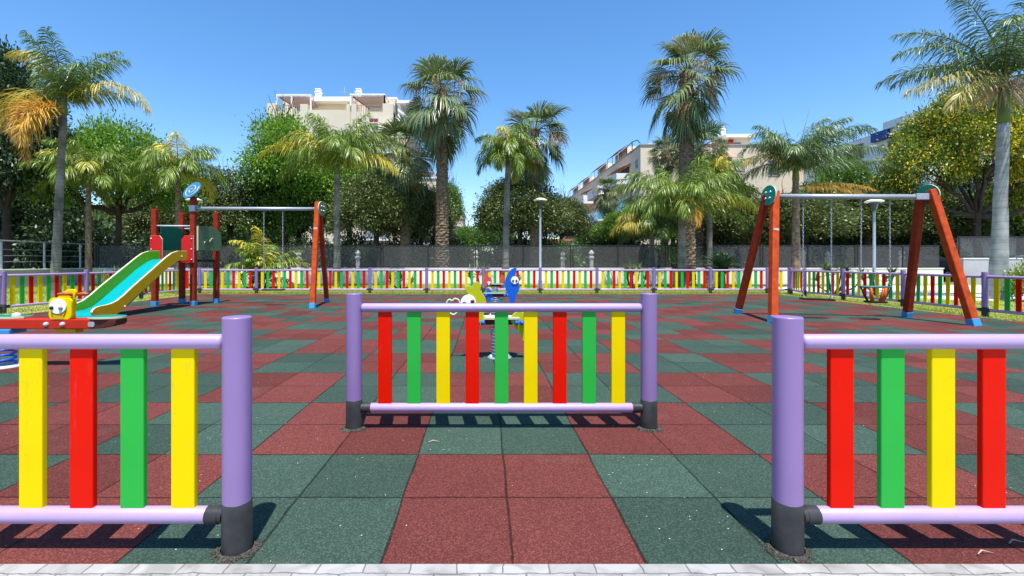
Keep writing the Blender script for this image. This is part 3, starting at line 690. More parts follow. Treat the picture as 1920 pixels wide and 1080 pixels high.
# big swing frame
F0 = (7.1, 9.1, 0)
fr = empty('swing_set', F0, 'large red swing frame with steel top bar and two splayed legs at each end', 'swing frame')
AL, AR = Vector((5.80, 9.35, 2.44)), Vector((8.37, 8.85, 2.36)); bd = (AR-AL).normalized()
MB().tube([AL-bd*.02, AR-bd*.0], .05, 16).build('top_bar', 'steel', fr, F0)
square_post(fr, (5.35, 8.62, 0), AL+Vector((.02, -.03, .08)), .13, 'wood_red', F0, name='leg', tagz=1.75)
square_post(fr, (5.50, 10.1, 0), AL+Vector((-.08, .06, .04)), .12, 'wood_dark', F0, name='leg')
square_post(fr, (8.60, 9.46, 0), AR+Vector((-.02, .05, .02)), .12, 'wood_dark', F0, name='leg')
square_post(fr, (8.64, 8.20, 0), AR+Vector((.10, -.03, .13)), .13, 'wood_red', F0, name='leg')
MB().beam(AR-bd*.16, AR+bd*.06, .12, .12).build('bar_socket', 'steel', fr, F0, bevel=.01)
gear_disc(fr, F0, AL+Vector((-.10, -.03, .02)), (-1, -.13, .08), .20)
gear_disc(fr, F0, AR+Vector((.13, .05, .05)), (.97, .2, .1), .195)
flat_swing('flat black swing seat on chains under the big swing frame, left of the toddler seat', XX(1533.5, 9.2), 9.22, 2.39, .385, bd, .50, 'swing seats')
# bucket swing
cx, cy = XX(1643, 9.0), 9.02; r = empty('swing', (cx, cy, .5), 'toddler bucket swing with orange straps and teal rim under the big swing frame', 'swing', 'swing seats'); o = (cx, cy, .5)
c = Vector((cx, cy, .64)); nv = Vector((-bd.y, bd.x, 0)); bdh = Vector((bd.x, bd.y, 0)).normalized()
k = MB(); k.tube([c+bdh*.26*math.cos(a)+nv*.15*math.sin(a) for a in [j*2*math.pi/28 for j in range(28)]], .017, 8, closed=True); k.build('rim', 'rimteal', r, o)
for s in (-1, 1):
    k = MB(); k.tube([c+bdh*.25*s, c+bdh*.2*s+Vector((0, 0, -.13)), c+bdh*.13*s+Vector((0, 0, -.28))], [.018, .02, .02], 8); k.build('side_strap', 'black', r, o)
    chain(c+bdh*.25*s, Vector((cx, cy, 2.36))+bdh*.24*s).build('chain', 'steel', r, o)
for s, y_ in ((-.14, -.12), (.10, -.14), (.19, .08)):
    k = MB(); k.tube([c+bdh*s+nv*y_+Vector((0, 0, -.01)), c+bdh*s*.9+nv*y_*.9+Vector((0, 0, -.15)), c+bdh*s*.6+nv*y_*.5+Vector((0, 0, -.28))], [.024, .03, .036], 8); k.build('leg_strap', 'orange', r, o)
k = MB(); k.plate([(-.16, -.1), (.16, -.1), (.16, .1), (-.16, .1)], c+Vector((0, 0, -.29)), bdh, nv, .04); k.build('seat', 'black', r, o, bevel=.015)

# ------------------------------------------------------------------ see-saw at the left
S0 = (-5.2, 5.0, 0)
ss = empty('seesaw', S0, 'red spring seesaw with yellow faced handle board behind the left front fence', 'seesaw')
def prismY(outl, y0, y1, mi=0):
    b_ = MB(); b_.plate(outl, (0, (y0+y1)/2, 0), (1, 0, 0), (0, 0, 1), abs(y1-y0)); return b_
beam = [(-6.47, .50), (-6.47, .44), (-6.33, .414), (-4.22, .414)]
beam = prismY([(-6.2, .414), (-4.20, .414), (-4.20, .516), (-6.2, .516)], 4.95, 5.12).build('beam', 'seesawred', ss, S0, bevel=.008)
for s in (1, -1):
    cxx = -5.2; ol = [(cxx+s*1.002, .414), (cxx+s*1.13, .420), (cxx+s*1.25, .447), (cxx+s*1.272, .47), (cxx+s*1.275, .514), (cxx+s*1.002, .514)]
    prismY(ol, 4.952, 5.118).build('beam_end', 'seesawend', ss, S0, bevel=.006)
    seat = [(cxx+s*(1.10+.19*math.cos(a)), 5.06+.13*math.sin(a)) for a in [j*2*math.pi/28 for j in range(28)]]
    seat = [(max(min(x_, cxx+1.285), cxx-1.285), y_) for x_, y_ in seat]
    MB().plate([(x_, y_) for x_, y_ in seat], (0, 0, .530), (1, 0, 0), (0, 1, 0), .024, (0, 0, 1)).build('seat', ['teal', 'cream'], ss, S0, bevel=.003)
MB().plate([(-5.45, 4.93), (-5.05, 4.96), (-4.97, 5.02), (-5.0, 5.17), (-5.45, 5.17)], (0, 0, .530), (1, 0, 0), (0, 1, 0), .024, (0, 0, 1)).build('seat', ['teal', 'cream'], ss, S0, bevel=.003)
MB().lathe((-5.09, 5.06, .54), [(.04, 0), (.035, .03), (.001, .04)], 12).build('knob', 'white', ss, S0)
def rr(x0, x1, z0, z1, r, n=5):
    o_ = []
    for cx_, cz_, a0 in ((x1-r, z1-r, 0), (x0+r, z1-r, 90), (x0+r, z0+r, 180), (x1-r, z0+r, 270)):
        for i in range(n+1): a = R(a0+90*i/n); o_.append((cx_+r*math.cos(a), cz_+r*math.sin(a)))
    return o_
for s in (1, -1):
    mx = (lambda x_: x_) if s == 1 else (lambda x_: -10.4-x_)
    fb = prismY([(mx(x_), z_) for x_, z_ in rr(-4.645, -4.40, .512, .745, .05)], 4.955, 4.985).build('face_board', 'yellow', ss, S0, bevel=.006)
    hb_ = [(x_-.115, z_) for x_, z_ in [(-4.54, .52), (-4.345, .52), (-4.355, .60), (-4.34, .68), (-4.355, .74), (-4.335, .80), (-4.345, .826), (-4.39, .832), (-4.44, .825), (-4.50, .79), (-4.545, .74), (-4.56, .70)]]
    prismY([(mx(x_), z_) for x_, z_ in hb_], 5.07, 5.09).build('handle_board', 'yellow', ss, S0, bevel=.006)
    prismY([(mx(-4.465), .515), (mx(-4.45), .515), (mx(-4.45), .73), (mx(-4.465), .73)], 4.99, 5.065).build('brace', 'ochre', ss, S0)
    fm = prismY([(mx(-4.533+.088*math.cos(a)), .655+.080*math.sin(a)) for a in [j*2*math.pi/32 for j in range(32)]], 4.938, 4.953).build('face_disc', 'facewhite', fb, S0, bevel=.004)
    mo = [(mx(-4.533+.09*math.cos(a)), .62+.08*math.sin(a)) for a in [math.pi+j*math.pi/12 for j in range(13)]]
    prismY(mo+[(mx(-4.49), .545), (mx(-4.57), .545)][:0]+[], 4.9545, 4.9555)
    prismY([(mx(x_), z_) for x_, z_ in [(-4.60, .60), (-4.585, .545), (-4.60, .518), (-4.47, .518), (-4.48, .545), (-4.455, .61), (-4.50, .575), (-4.56, .57)]], 4.945, 4.954).build('disc_shade', 'ochre', fb, S0)  # ochre piece stands in for the brownish shade under the face disc
    for ex, m_, rr_ in ((-4.593, 'black', .020), (-4.497, 'frame', .022)):
        MB().lathe((mx(ex), 4.938, .64), [(.001, -.02), (rr_*.6, -.018), (rr_, -.006), (rr_, .0)], 12, axis='y').build('eye', m_, fb, S0)
    MB().tube([(mx(-4.60), 5.02, .778), (mx(-4.55), 5.03, .784), (mx(-4.50), 5.04, .782), (mx(-4.49), 5.06, .77)], [.016, .02, .018, .016], 10).build('handle', 'brownrod', ss, S0)
    MB().tube([(mx(-4.45), 5.08, .775), (mx(-4.38), 5.09, .780), (mx(-4.33), 5.09, .774)], [.014, .024, .012], 10).build('handle', 'brownrod', ss, S0)
    k = MB()
    for bx in (-4.66, -4.485): k.lathe((mx(bx), 4.95, .465), [(.001, -.03), (.014, -.028), (.024, -.014), (.026, 0)], 12, axis='y')
    k.build('bolts', 'bolt', ss, S0)
    k = prismY([(mx(x_), z_) for x_, z_ in rr(-4.215, -4.145, .437, .492, .02)], 4.944, 4.949).build('maker_plate', 'steel', ss, S0)
    MB().box(min(mx(-4.6), mx(-4.38)), max(mx(-4.6), mx(-4.38)), 4.98, 5.09, .365, .413).build('under_block', 'ochre', ss, S0, bevel=.005)
def spring(parent, o, cx, cy, z0, z1, r, wr, turns, m='blue', name='spring'):
    n = turns*16; MB().tube([(cx+r*math.cos(2*math.pi*i/16), cy+r*math.sin(2*math.pi*i/16), z0+(z1-z0)*i/n) for i in range(n+1)], wr, 7).build(name, m, parent, o)
spring(ss, S0, -5.2, 5.03, .03, .36, .10, .011, 6)
MB().box(-5.33, -5.04, 4.93, 5.13, .36, .413).build('spring_clamp', 'bluefoot', ss, S0, bevel=.01)
MB().lathe((-5.2, 5.03, 0), [(.19, 0), (.19, .014), (.001, .016)], 28).build('base_plate', 'white', ss, S0)
k = MB()
for a in (.3, 1.6, 3.1, 4.6): k.lathe((-5.2+.15*math.cos(a), 5.03+.15*math.sin(a), .012), [(.022, 0), (.022, .02), (.001, .025)], 8)
k.build('base_bolts', 'white', ss, S0)

# ------------------------------------------------------------------ spring riders in a row
GR = 'spring riders in a row'
def smooth_closed(pts, n=4):
    k = len(pts); out = []
    for i in range(k):
        p0, p1, p2, p3 = [Vector(pts[(i+j-1) % k]) for j in range(4)]
        for s in range(n):
            t = s/n; q = .5*((2*p1)+(-p0+p2)*t+(2*p0-5*p1+4*p2-p3)*t*t+(-p0+3*p1-3*p2+p3)*t**3); out.append((q.x, q.y))
    return out
def rider(cx, Y, label, main, sd, head, tail, face, seatm, ring=None, rot=0, facer=.075, eyes=((-.035, .02, 'black'), (.035, .02, 'black'))):
    """head/tail are (x, z) outlines in metres round (cx, 0)"""
    o = (cx, Y, 0); r = empty('spring_rider', o, label, 'spring rider', GR)
    MB().lathe((cx, Y, 0), [(.14, 0), (.14, .010), (.001, .012)], 28).build('base_plate', 'steel', r, o)
    k = MB()
    for a in (.5, 2, 3.6, 5.2): k.lathe((cx+.115*math.cos(a), Y+.115*math.sin(a), .010), [(.02, 0), (.02, .015), (.012, .03), (.001, .034)], 8)
    k.build('base_bolts', 'white', r, o)
    spring(r, o, cx, Y, .03, .38, .09, .009, 9, 'springblue')
    MB().box(cx-.23, cx+.23, Y-.045, Y+.045, .39, .455).build('cross_bar', 'darkred', r, o, bevel=.008)
    MB().plate(smooth_closed([(cx-.2, Y-.10), (cx+.2, Y-.10), (cx+.24, Y), (cx+.2, Y+.14), (cx-.2, Y+.14), (cx-.24, Y)]), (0, 0, .470), (1, 0, 0), (0, 1, 0), .026, (0, 0, 1)).build('seat', [seatm, 'cream'], r, o, bevel=.003)
    hb_ = MB().plate(smooth_closed(head), (cx, Y-.10, 0), (1, 0, 0), (0, 0, 1), .028, (0, 0, 1)).build('head_board', [main, 'cream'], r, o, bevel=.003)
    tb = MB().plate(smooth_closed(tail), (cx, Y-.07, 0), (1, 0, 0), (0, 0, 1), .028, (0, 0, 1)).build('tail_board', [sd, 'cream'], r, o, bevel=.003)
    fx, fz = face
    fd = MB().plate([(fx+facer*math.cos(a), fz+facer*1.02*math.sin(a)) for a in [j*2*math.pi/30 for j in range(30)]], (cx, Y-.125, 0), (1, 0, 0), (0, 0, 1), .014).build('face_disc', 'facewhite', r, o, bevel=.003)
    for ex, ez, m_ in eyes:
        MB().lathe((cx+fx+ex, Y-.130, fz-ez*.5), [(.001, -.022), (facer*.2, -.02), (facer*.27, -.01), (facer*.27, 0)], 12, axis='y').build('eye', m_, fd, o)
    k = MB()
    for sx_ in (-1, 1):
        for d_ in (-.03, .03): k.lathe((cx+sx_*.225+d_, Y-.115, .425), [(.001, -.04), (.02, -.035), (.027, -.012), (.027, .06)], 10, axis='y')
    k.build('knobs', 'blue', r, o)
    if ring:
        k = MB(); k.tube([(cx+x_, Y-.10, z_) for x_, z_ in smooth_closed(ring, 5)], .011, 8, closed=True); k.build('hand_grip', 'cream', r, o)
    return r
rider(.18, 5.5, 'yellow crested spring rider with big white face, nearest of the row behind the middle fence', 'acid', 'acid',
      [(-.44, .62), (-.41, .70), (-.36, .745), (-.40, .80), (-.395, .84), (-.36, .855), (-.325, .84), (-.30, .885), (-.255, .895), (-.215, .86), (-.225, .80), (-.20, .76), (-.165, .70), (-.16, .60), (-.19, .50), (-.17, .40), (-.25, .40), (-.30, .52), (-.37, .55)],
      [(.14, .50), (.19, .54), (.25, .545), (.33, .50), (.345, .40), (.335, .30), (.31, .215), (.27, .21), (.255, .25), (.235, .31), (.18, .36), (.13, .44)],
      (-.365, .66), 'cream', ring=[(-.60, .56), (-.615, .65), (-.585, .69), (-.555, .675), (-.52, .70), (-.475, .68), (-.465, .62), (-.49, .55), (-.54, .515)], facer=.088,
      eyes=((-.045, .03, 'black'), (.05, -.02, 'darkred')))
rider(.23, 9.8, 'blue curved spring rider with white face, middle one of the row of three', 'blue', 'blue',
      [(.20, .62), (.21, .76), (.27, .90), (.36, .985), (.44, 1.0), (.43, .90), (.42, .80), (.46, .70), (.50, .62), (.49, .52), (.44, .44), (.41, .30), (.36, .26), (.30, .28), (.28, .40), (.235, .50)],
      [(-.16, .58), (-.10, .54), (-.06, .46), (-.07, .36), (-.14, .28), (-.19, .34), (-.2, .46)],
      (.405, .74), 'teal', facer=.08)
rider(.32, 13.7, 'salmon red spring rider, farthest of the row just before the far fence', 'salmon', 'salmon',
      [(-.36, .50), (-.33, .66), (-.24, .86), (-.20, .70), (-.12, .66), (-.10, .52), (-.16, .40), (-.30, .40)],
      [(.14, .62), (.20, .74), (.26, .66), (.24, .50), (.18, .42), (.13, .50)],
      (-.18, .50), 'teal', facer=.05)

# ------------------------------------------------------------------ vegetation
def limb(pts, r0, r1, b, n=9, mi=0, jit=.0, rg=None):
    k = len(pts); b.tube(pts, [r0+(r1-r0)*(i/(k-1))**.8 for i in range(k)], n, mi)
def bez(a, c, lift, k=7, rg=None, j=.0):
    a = Vector(a); c = Vector(c); m = (a+c)/2+Vector((0, 0, lift)); out = []
    for i in range(k):
        t = i/(k-1); p = a*(1-t)**2+m*2*t*(1-t)+c*t*t
        if rg and 0 < i < k-1: p += Vector((rg.gauss(0, j), rg.gauss(0, j), rg.gauss(0, j*.5)))
        out.append(p)
    return out

def crown_data(lobes, nclump, nleaf, size, seed, sig=.26, inner=.25, cn=.12):
    rg = np.random.default_rng(seed); A_ = np.array([l[3]*l[4]+l[4]*l[5]+l[3]*l[5] for l in lobes]); A_ = A_/A_.sum()
    C = []
    for l, a in zip(lobes, A_):
        n = max(6, int(nclump*a)); d = nrm(rg.normal(size=(n, 3))); d[:, 2] = np.where(d[:, 2] < -.55, -d[:, 2]*.6, d[:, 2]); d = nrm(d)
        f = np.where(rg.random(n) < inner, rg.uniform(.35, .8, n), rg.uniform(.82, 1.1, n))
        f = f*(1+.12*np.sin(d[:, 0]*5+seed)*np.cos(d[:, 1]*6))
        C.append(np.array(l[:3])+d*np.array(l[3:6])*f[:, None])
    C = np.concatenate(C)
    keep = np.ones(len(C), bool)
    for l in lobes:
        q = ((C-np.array(l[:3]))/np.array(l[3:6])); rr_ = np.linalg.norm(q, axis=1); keep &= ~((rr_ < .62) & (rg.random(len(C)) < .7))
    C = C[keep]; n = len(C); cl = rg.random(n)
    ctr = np.mean(np.array([l[:3] for l in lobes]), axis=0)
    out = nrm(C-ctr)
    k = nleaf; Pn = np.repeat(C, k, 0); out = np.repeat(out, k, 0)
    sz = np.repeat(rg.uniform(.7, 1.4, n), k)[:, None]
    off = rg.normal(0, sig, (n*k, 3))*sz*np.array([1.1, 1.1, .62]); Pn = Pn+off
    d = nrm(nrm(off)*.7+out*.5+rg.normal(0, .5, (n*k, 3))+np.array([0, 0, -.15]))
    u = nrm(np.cross(d, rg.normal(0, .45, (n*k, 3))+np.array([0, 0, 1.])))
    L = size*rg.uniform(.65, 1.35, n*k)[:, None]; W = L*.26
    a = Pn; t = Pn+d*L; mid = Pn+d*L*.5-np.array([0, 0, 1])*L*.06
    V = np.stack([a, mid+u*W, t, mid-u*W], 1).reshape(-1, 3); Q = np.arange(4*n*k).reshape(-1, 4)
    return V, Q, {'rnd': np.clip(rg.beta(2, 2.4, n*k)*.7+np.repeat(rg.random(n), k)*.3, 0, 1), 'clump': np.repeat(cl, k)+rg.normal(0, cn, n*k)}

CROWNS = {}
def crown_mesh(key, lobes, nclump, nleaf, size, seed, **kw):
    V, Q, at = crown_data(lobes, nclump, nleaf, size, seed, **kw); me = npmesh('crown', V, quads=Q, attrs=at, mats=['lf_mid']); CROWNS[key] = (me, lobes)
# unit crowns: about 3 m radius, centred on their own origin at the fork of the trunk
crown_mesh('round', [(0, 0, 1.5, 2.4, 2.3, 1.6), (-1.5, .2, .9, 1.5, 1.6, 1.1), (1.5, -.3, .9, 1.5, 1.5, 1.15), (.2, 1.2, 1.0, 1.6, 1.5, 1.2), (-.3, -1.3, .9, 1.6, 1.3, 1.1), (.5, 0, 2.4, 1.4, 1.4, .9)], 1500, 34, .135, 1, sig=.19)
crown_mesh('spread', [(-2.2, 0, 1.5, 1.6, 1.7, .75), (2.3, .2, 1.3, 1.7, 1.6, .7), (0, .3, 2.5, 2.0, 1.9, .95), (-1.1, -1.4, 1.9, 1.5, 1.3, .75), (1.2, -1.3, 2.1, 1.5, 1.2, .75), (.2, 1.6, 1.7, 1.7, 1.3, .8), (-.4, -.3, 1.0, 1.2, 1.1, .55), (3.2, -.4, .7, 1.0, 1.0, .5), (-3.1, .3, .8, 1.0, 1.0, .5)], 1500, 28, .15, 2, inner=.15)
crown_mesh('tall', [(0, 0, 2.6, 1.7, 1.7, 1.7), (-1.0, .1, 1.6, 1.5, 1.5, 1.2), (1.1, -.2, 1.7, 1.4, 1.4, 1.3), (.1, -.9, 1.3, 1.4, 1.2, 1.1), (0, .9, 1.5, 1.5, 1.2, 1.2), (-.3, 0, 4.0, 1.1, 1.1, 1.0), (.9, .1, 3.2, 1.0, 1.0, .9)], 1400, 34, .155, 3, sig=.2)
crown_mesh('loose', [(-1.3, 0, 1.8, 1.5, 1.4, 1.0), (1.4, .2, 1.5, 1.4, 1.4, .9), (.1, .2, 2.9, 1.6, 1.5, 1.1), (-.7, -1.0, 1.0, 1.2, 1.1, .7), (.9, -.9, 2.3, 1.2, 1.0, .8), (.2, 1.2, 1.6, 1.4, 1.1, .9), (-1.9, .3, 2.8, .9, .9, .6), (2.0, .1, 2.7, .8, .8, .6)], 1100, 26, .155, 4, inner=.2, sig=.3)
crown_mesh('flowering', [(-2.6, 0, 1.5, 1.5, 1.6, .75), (2.3, .2, 1.6, 1.7, 1.6, .8), (.3, .3, 2.9, 2.0, 1.9, .9), (-1.3, -1.2, 2.3, 1.5, 1.3, .75), (1.4, -1.3, 2.5, 1.5, 1.2, .75), (.2, 1.6, 2.1, 1.7, 1.3, .8), (-.6, -1.7, 1.3, 1.1, .9, .5), (3.3, -.4, 1.0, 1.0, 1.0, .6), (-3.5, .3, .6, 1.0, 1.0, .6), (-2.2, -.9, .5, .9, .9, .45)], 3300, 30, .11, 12, inner=.25, sig=.19, cn=.05)
def trunk_mesh(key, lobes, seed):
    rg = random.Random(seed); b = MB()
    b.tube([(rg.uniform(-.15, .15)*(1-i/5), rg.uniform(-.1, .1)*(1-i/5), -1.9+i*.42) for i in range(6)], [.24, .19, .17, .165, .16, .17], 12)
    for l in lobes:
        p = (l[0]*.85, l[1]*.85, l[2]*.92); pts_ = bez((0, 0, .1), p, -.12*abs(l[0])+.15, 8, rg, .06); limb(pts_, .10, .025, b)
        for _ in range(4):
            q0 = pts_[rg.randint(3, 6)]; q1 = (l[0]+rg.uniform(-1, 1)*l[3]*.6, l[1]+rg.uniform(-1, 1)*l[4]*.6, l[2]+rg.uniform(-.3, .35)*l[5]); limb(bez(q0, q1, .1, 6, rg, .05), .035, .008, b, 6)
    me = bpy.data.meshes.new('trunk'); me.from_pydata(b.v, [], b.f); me.materials.append(M['bark']); me.polygons.foreach_set('use_smooth', [True]*len(b.f)); return me
TRUNKS = {k: trunk_mesh(k, v[1], i) for i, (k, v) in enumerate(CROWNS.items())}
GT = 'broadleaf trees beyond the play area'
def tree(key, px, Y, ztop, zfork, width, m, label, rz=0, name='broadleaf_tree', trunkm='bark'):
    """crown of the given overall width; ztop = height of its top, zfork = height of the fork"""
    me, lobes = CROWNS[key]; top = max(l[2]+l[5] for l in lobes); wid = max(l[0]+l[3] for l in lobes)-min(l[0]-l[3] for l in lobes)
    r = empty(name, (XX(px, Y), Y, 0), label, 'tree', GT)
    sx = width/wid; sz = (ztop-zfork)/(top*1.03)
    c = link('crown', me, r, (0, 0, zfork), rz); c.scale = (sx, sx, sz)
    c.material_slots[0].link = 'OBJECT'; c.material_slots[0].material = M[m]
    t = link('trunk', TRUNKS[key], r, (0, 0, zfork), rz); t.scale = (sx, sx, max(sz, (zfork)/1.8) if zfork/1.8 > sz else sz)
    return r
def th(py, Y): return ZZ(py, Y)
#  key      px    Y    top y       fork      width  leaves
tree('tall', 12, 21, th(85, 21), th(400, 21), 4.6, 'lf_dark', 'tall dark tree at the left edge behind the orange fronded palm', 1)
tree('round', 62, 27, th(300, 27), th(425, 27), 5.2, 'lf_dark', 'dark low tree behind the left trunk of the orange fronded palm', 2)
tree('spread', 222, 24, th(236, 24), th(405, 24), 6.8, 'lf_bright', 'bright green spreading tree with forked dark trunk left of the slide tower', 4.0)
tree('round', 110, 31, th(395, 31), th(452, 31), 6.5, 'lf_mid', 'low green bushy tree low behind the left palm trunks', .4)
tree('round', 318, 33, th(360, 33), th(455, 33), 6.2, 'lf_ficus', 'olive tree directly behind the slide tower', 5)
tree('loose', 432, 30, th(322, 30), th(440, 30), 5.6, 'lf_ficus', 'olive brown tree above the swing beam of the tower', .9)
tree('loose', 535, 30, th(222, 30), th(400, 30), 6.0, 'lf_bright', 'tall bright green tree in front of the left end of the beige apartment block', 2.2)
tree('round', 655, 33, th(255, 33), th(425, 33), 6.4, 'lf_bright', 'green tree right behind the feathery yellow palm', 3.4)
tree('round', 560, 32, th(310, 32), th(445, 32), 6.2, 'lf_mid', 'green bushy tree low left of the feathery yellow palm', 4.4)
tree('round', 706, 28, th(322, 28), th(445, 28), 5.6, 'lf_ficus', 'round olive ficus below the beige apartment block', 1.1)
tree('round', 790, 30.5, th(348, 30.5), th(452, 30.5), 5.0, 'lf_ficus', 'round olive ficus behind the tall middle left fan palm', 4.4)
tree('loose', 838, 36, th(345, 36), th(440, 36), 3.2, 'lf_mid', 'narrow light green tree right of the tall middle left fan palm', 4.4)
tree('round', 975, 27, th(335, 27), th(440, 27), 5.6, 'lf_ficus', 'round olive ficus behind the slender middle palm', 2.6)
tree('round', 1052, 31, th(372, 31), th(448, 31), 4.2, 'lf_ficus', 'smaller olive ficus right of the middle street lamp', .2)
tree('round', 1187, 28.5, th(395, 28.5), th(452, 28.5), 4.6, 'lf_mid', 'low dense green tree left of the palm with the hanging dry fronds', 3.0)
tree('round', 1345, 30, th(345, 30), th(445, 30), 6.2, 'lf_ficus', 'olive ficus with forking trunk left of the big swing frame', 5.2)
tree('round', 1480, 26.5, th(365, 26.5), th(450, 26.5), 6.2, 'lf_ficus', 'dense olive ficus seen through the left part of the big swings', 1.9)
tree('round', 1625, 28, th(355, 28), th(448, 28), 7.2, 'lf_ficus', 'dense olive ficus seen behind the right street lamp', 3.9)
tree('round', 1745, 31, th(360, 31), th(455, 31), 7.0, 'lf_ficus', 'olive ficus behind the right legs of the big swing frame', .6)
tree('flowering', 1832, 25.5, th(165, 25.5), th(412, 25.5), 9.3, 'lf_flower', 'large yellow flowering tree with dark forked trunk behind the pale palm', 2.9)
tree('round', 1915, 29, th(345, 29), th(440, 29), 7.5, 'lf_mid', 'green tree at the right edge under the yellow flowering tree', 2.0)
tree('round', 1262, 33, th(400, 33), th(450, 33), 6.0, 'lf_dark', 'dark low tree behind the trunk of the palm with hanging dry fronds', 2.5)

for i, (px, Y, py, wd, m_, lb) in enumerate([
    (20, 34, 330, 8, 'lf_dark', 'distant dark tree filling the view at the far left edge above the railing'),
    (150, 38, 385, 8, 'lf_mid', 'distant green tree between the two left palm trunks'),
    (262, 40, 372, 8, 'lf_ficus', 'distant olive tree left of the red posts of the slide tower'),
    (385, 42, 395, 8, 'lf_dark', 'distant dark tree behind the olive panel of the slide tower'),
    (478, 42, 385, 8, 'lf_mid', 'distant green tree behind the bushy clump palm'),
    (880, 48, 425, 4.6, 'lf_mid', 'distant low green tree in the central gap between the ficus trees'),
    (928, 46, 405, 4.5, 'lf_mid', 'distant low tree left of the slender middle palm'),
    (1130, 40, 418, 5, 'lf_mid', 'distant low green tree before the ground floor of the right block'),
    (1405, 40, 392, 8, 'lf_dark', 'distant dark tree behind the left disc of the big swing frame'),
    (1555, 37, 385, 8, 'lf_mid', 'distant green tree behind the left swing chains'),
    (1572, 31, 300, 5.5, 'lf_mid', 'green tree behind the right hand fronds of the deep green palm'),
    (1700, 38, 372, 8, 'lf_dark', 'distant dark tree left of the right legs of the swing frame'),
    (1860, 37, 395, 9, 'lf_ficus', 'distant olive tree behind the pale palm trunk'),
    (1945, 31, 300, 7, 'lf_dark', 'dark tree cut by the right edge below the yellow flowering tree')]):
    tree('round', px, Y, ZZ(py, Y), ZZ(465, Y), wd, m_, lb, i*1.7)
# shrubs (unit shrub mesh shared)
ORDN = ['first', 'second', 'third', 'fourth', 'fifth', 'sixth', 'seventh', 'eighth', 'ninth', 'tenth', 'eleventh', 'twelfth', 'thirteenth', 'fourteenth', 'fifteenth', 'sixteenth', 'seventeenth', 'eighteenth', 'nineteenth', 'twentieth']
ORDN += ['twenty-'+q for q in ORDN[:9]]
V, Q, at = crown_data([(0, 0, .5, .9, .8, .55), (-.6, 0, .35, .6, .6, .4), (.6, .1, .35, .6, .6, .4)], 300, 22, .11, 9, sig=.13)
SHRUB = npmesh('foliage', V, quads=Q, attrs=at, mats=['lf_mid'])
def shrub(px, Y, z, s, m, label, rz=0, grp=None, sz=None):
    r = empty('shrub', (XX(px, Y), Y, z), label, 'shrub', grp)
    c = link('foliage', SHRUB, r, (0, 0, 0), rz); c.scale = (s, s, sz or s); c.material_slots[0].link = 'OBJECT'; c.material_slots[0].material = M[m]
    b = MB(); rg = random.Random(px)
    for _ in range(6): limb(bez((rg.uniform(-.08, .08), rg.uniform(-.08, .08), -.02), (rg.uniform(-.6, .6), rg.uniform(-.5, .5), .55), .1, 5, rg, .02), .022, .006, b, 6)
    t = b.build('stems', 'bark', r); t.scale = (s, s, sz or s)
shrub(1940, 13.2, 0, .5, 'lf_lime', 'bright lime green shrub at the right edge before the grey wall', 0, None, 1.0)
for i, px in enumerate((-70, -10, 45, 100, 150)):
    shrub(px, 26.5, 0, 1.9, 'lf_dark', 'tall dark shrub behind the steel railing, %s from the left' % ORDN[i], i*1.1, 'tall dark shrubs behind the steel railing', 3.4)
for i, px in enumerate(range(180, 1800, 58)):
    shrub(px+(i*37) % 23, 29.2+((i*13) % 5)*.3, 0, 1.45, 'lf_dark' if i % 3 else 'lf_mid', 'hedge shrub beyond the mesh fence, %s from the left in its row' % ORDN[i], i*1.3, 'hedge shrubs beyond the mesh fence', 2.1+.25*((i*7) % 3))

# ---- feather palms
def frond(rg, base, az, el, L, bend, nl, ll, droop, plum, wid=.032, clump=0., twist=0., tcol=0.):
    k = 14; t = np.linspace(0, 1, k); ang = el-bend*t**1.4; step = L/(k-1)
    h = np.concatenate([[0], np.cumsum(np.cos(ang[:-1])*step)]); z = np.concatenate([[0], np.cumsum(np.sin(ang[:-1])*step)])
    ca, sa = math.cos(az), math.sin(az); curve = twist*t**2*L
    pts = np.stack([h*ca-curve*sa, h*sa+curve*ca, z], 1)+np.array(base)
    tn = nrm(np.gradient(pts, axis=0)); tl = np.linspace(.10, 1, nl); tl = np.repeat(tl, 2)+rg.uniform(-.006, .006, 2*nl); tl = np.clip(tl, 0, 1)
    sg = np.tile([1., -1.], nl)
    Pp = np.stack([np.interp(tl, t, pts[:, i]) for i in range(3)], 1); T = nrm(np.stack([np.interp(tl, t, tn[:, i]) for i in range(3)], 1))
    S = np.array([-sa, ca, 0.])*np.ones_like(T); Nn = nrm(np.cross(T, S)); Nn = np.where(Nn[:, 2:3] < 0, -Nn, Nn)
    fw = .35+.75*tl+rg.normal(0, .08, 2*nl); lat = np.cos(fw); 
    d = S*(sg*lat)[:, None]+T*np.sin(fw)[:, None]+Nn*(rg.normal(.12, plum, 2*nl))[:, None]; d = nrm(d)
    ln = ll*(.45+.62*np.sin(np.pi*np.clip(tl, 0, 1)**.75))*rg.uniform(.8, 1.12, 2*nl); ln = ln*np.where(tl > .95, .8, 1)
    g = np.array([0, 0, -1.]); d1 = nrm(d+g*droop*.35); d2 = nrm(d+g*droop); d3 = nrm(d+g*droop*1.9)
    a = Pp; b_ = a+d1*ln[:, None]*.35; c = b_+d2*ln[:, None]*.35; e = c+d3*ln[:, None]*.3
    w1 = nrm(np.cross(d2, Nn+rg.normal(0, .3, d.shape)))*wid/2
    V = np.stack([a-w1*.6, a+w1*.6, b_+w1, b_-w1, c+w1*.75, c-w1*.75, e], 1); n = 2*nl
    o = (np.arange(n)*7)[:, None]
    Q = np.concatenate([o+np.array([[0, 1, 2, 3]]), o+np.array([[3, 2, 4, 5]])]); Tt = o+np.array([[5, 4, 6]])
    rn = np.clip(rg.beta(2, 2, n)*.8+tcol, 0, 1)
    return V.reshape(-1, 3), Q, Tt, rn, np.full(n, clump), [tuple(p) for p in pts]
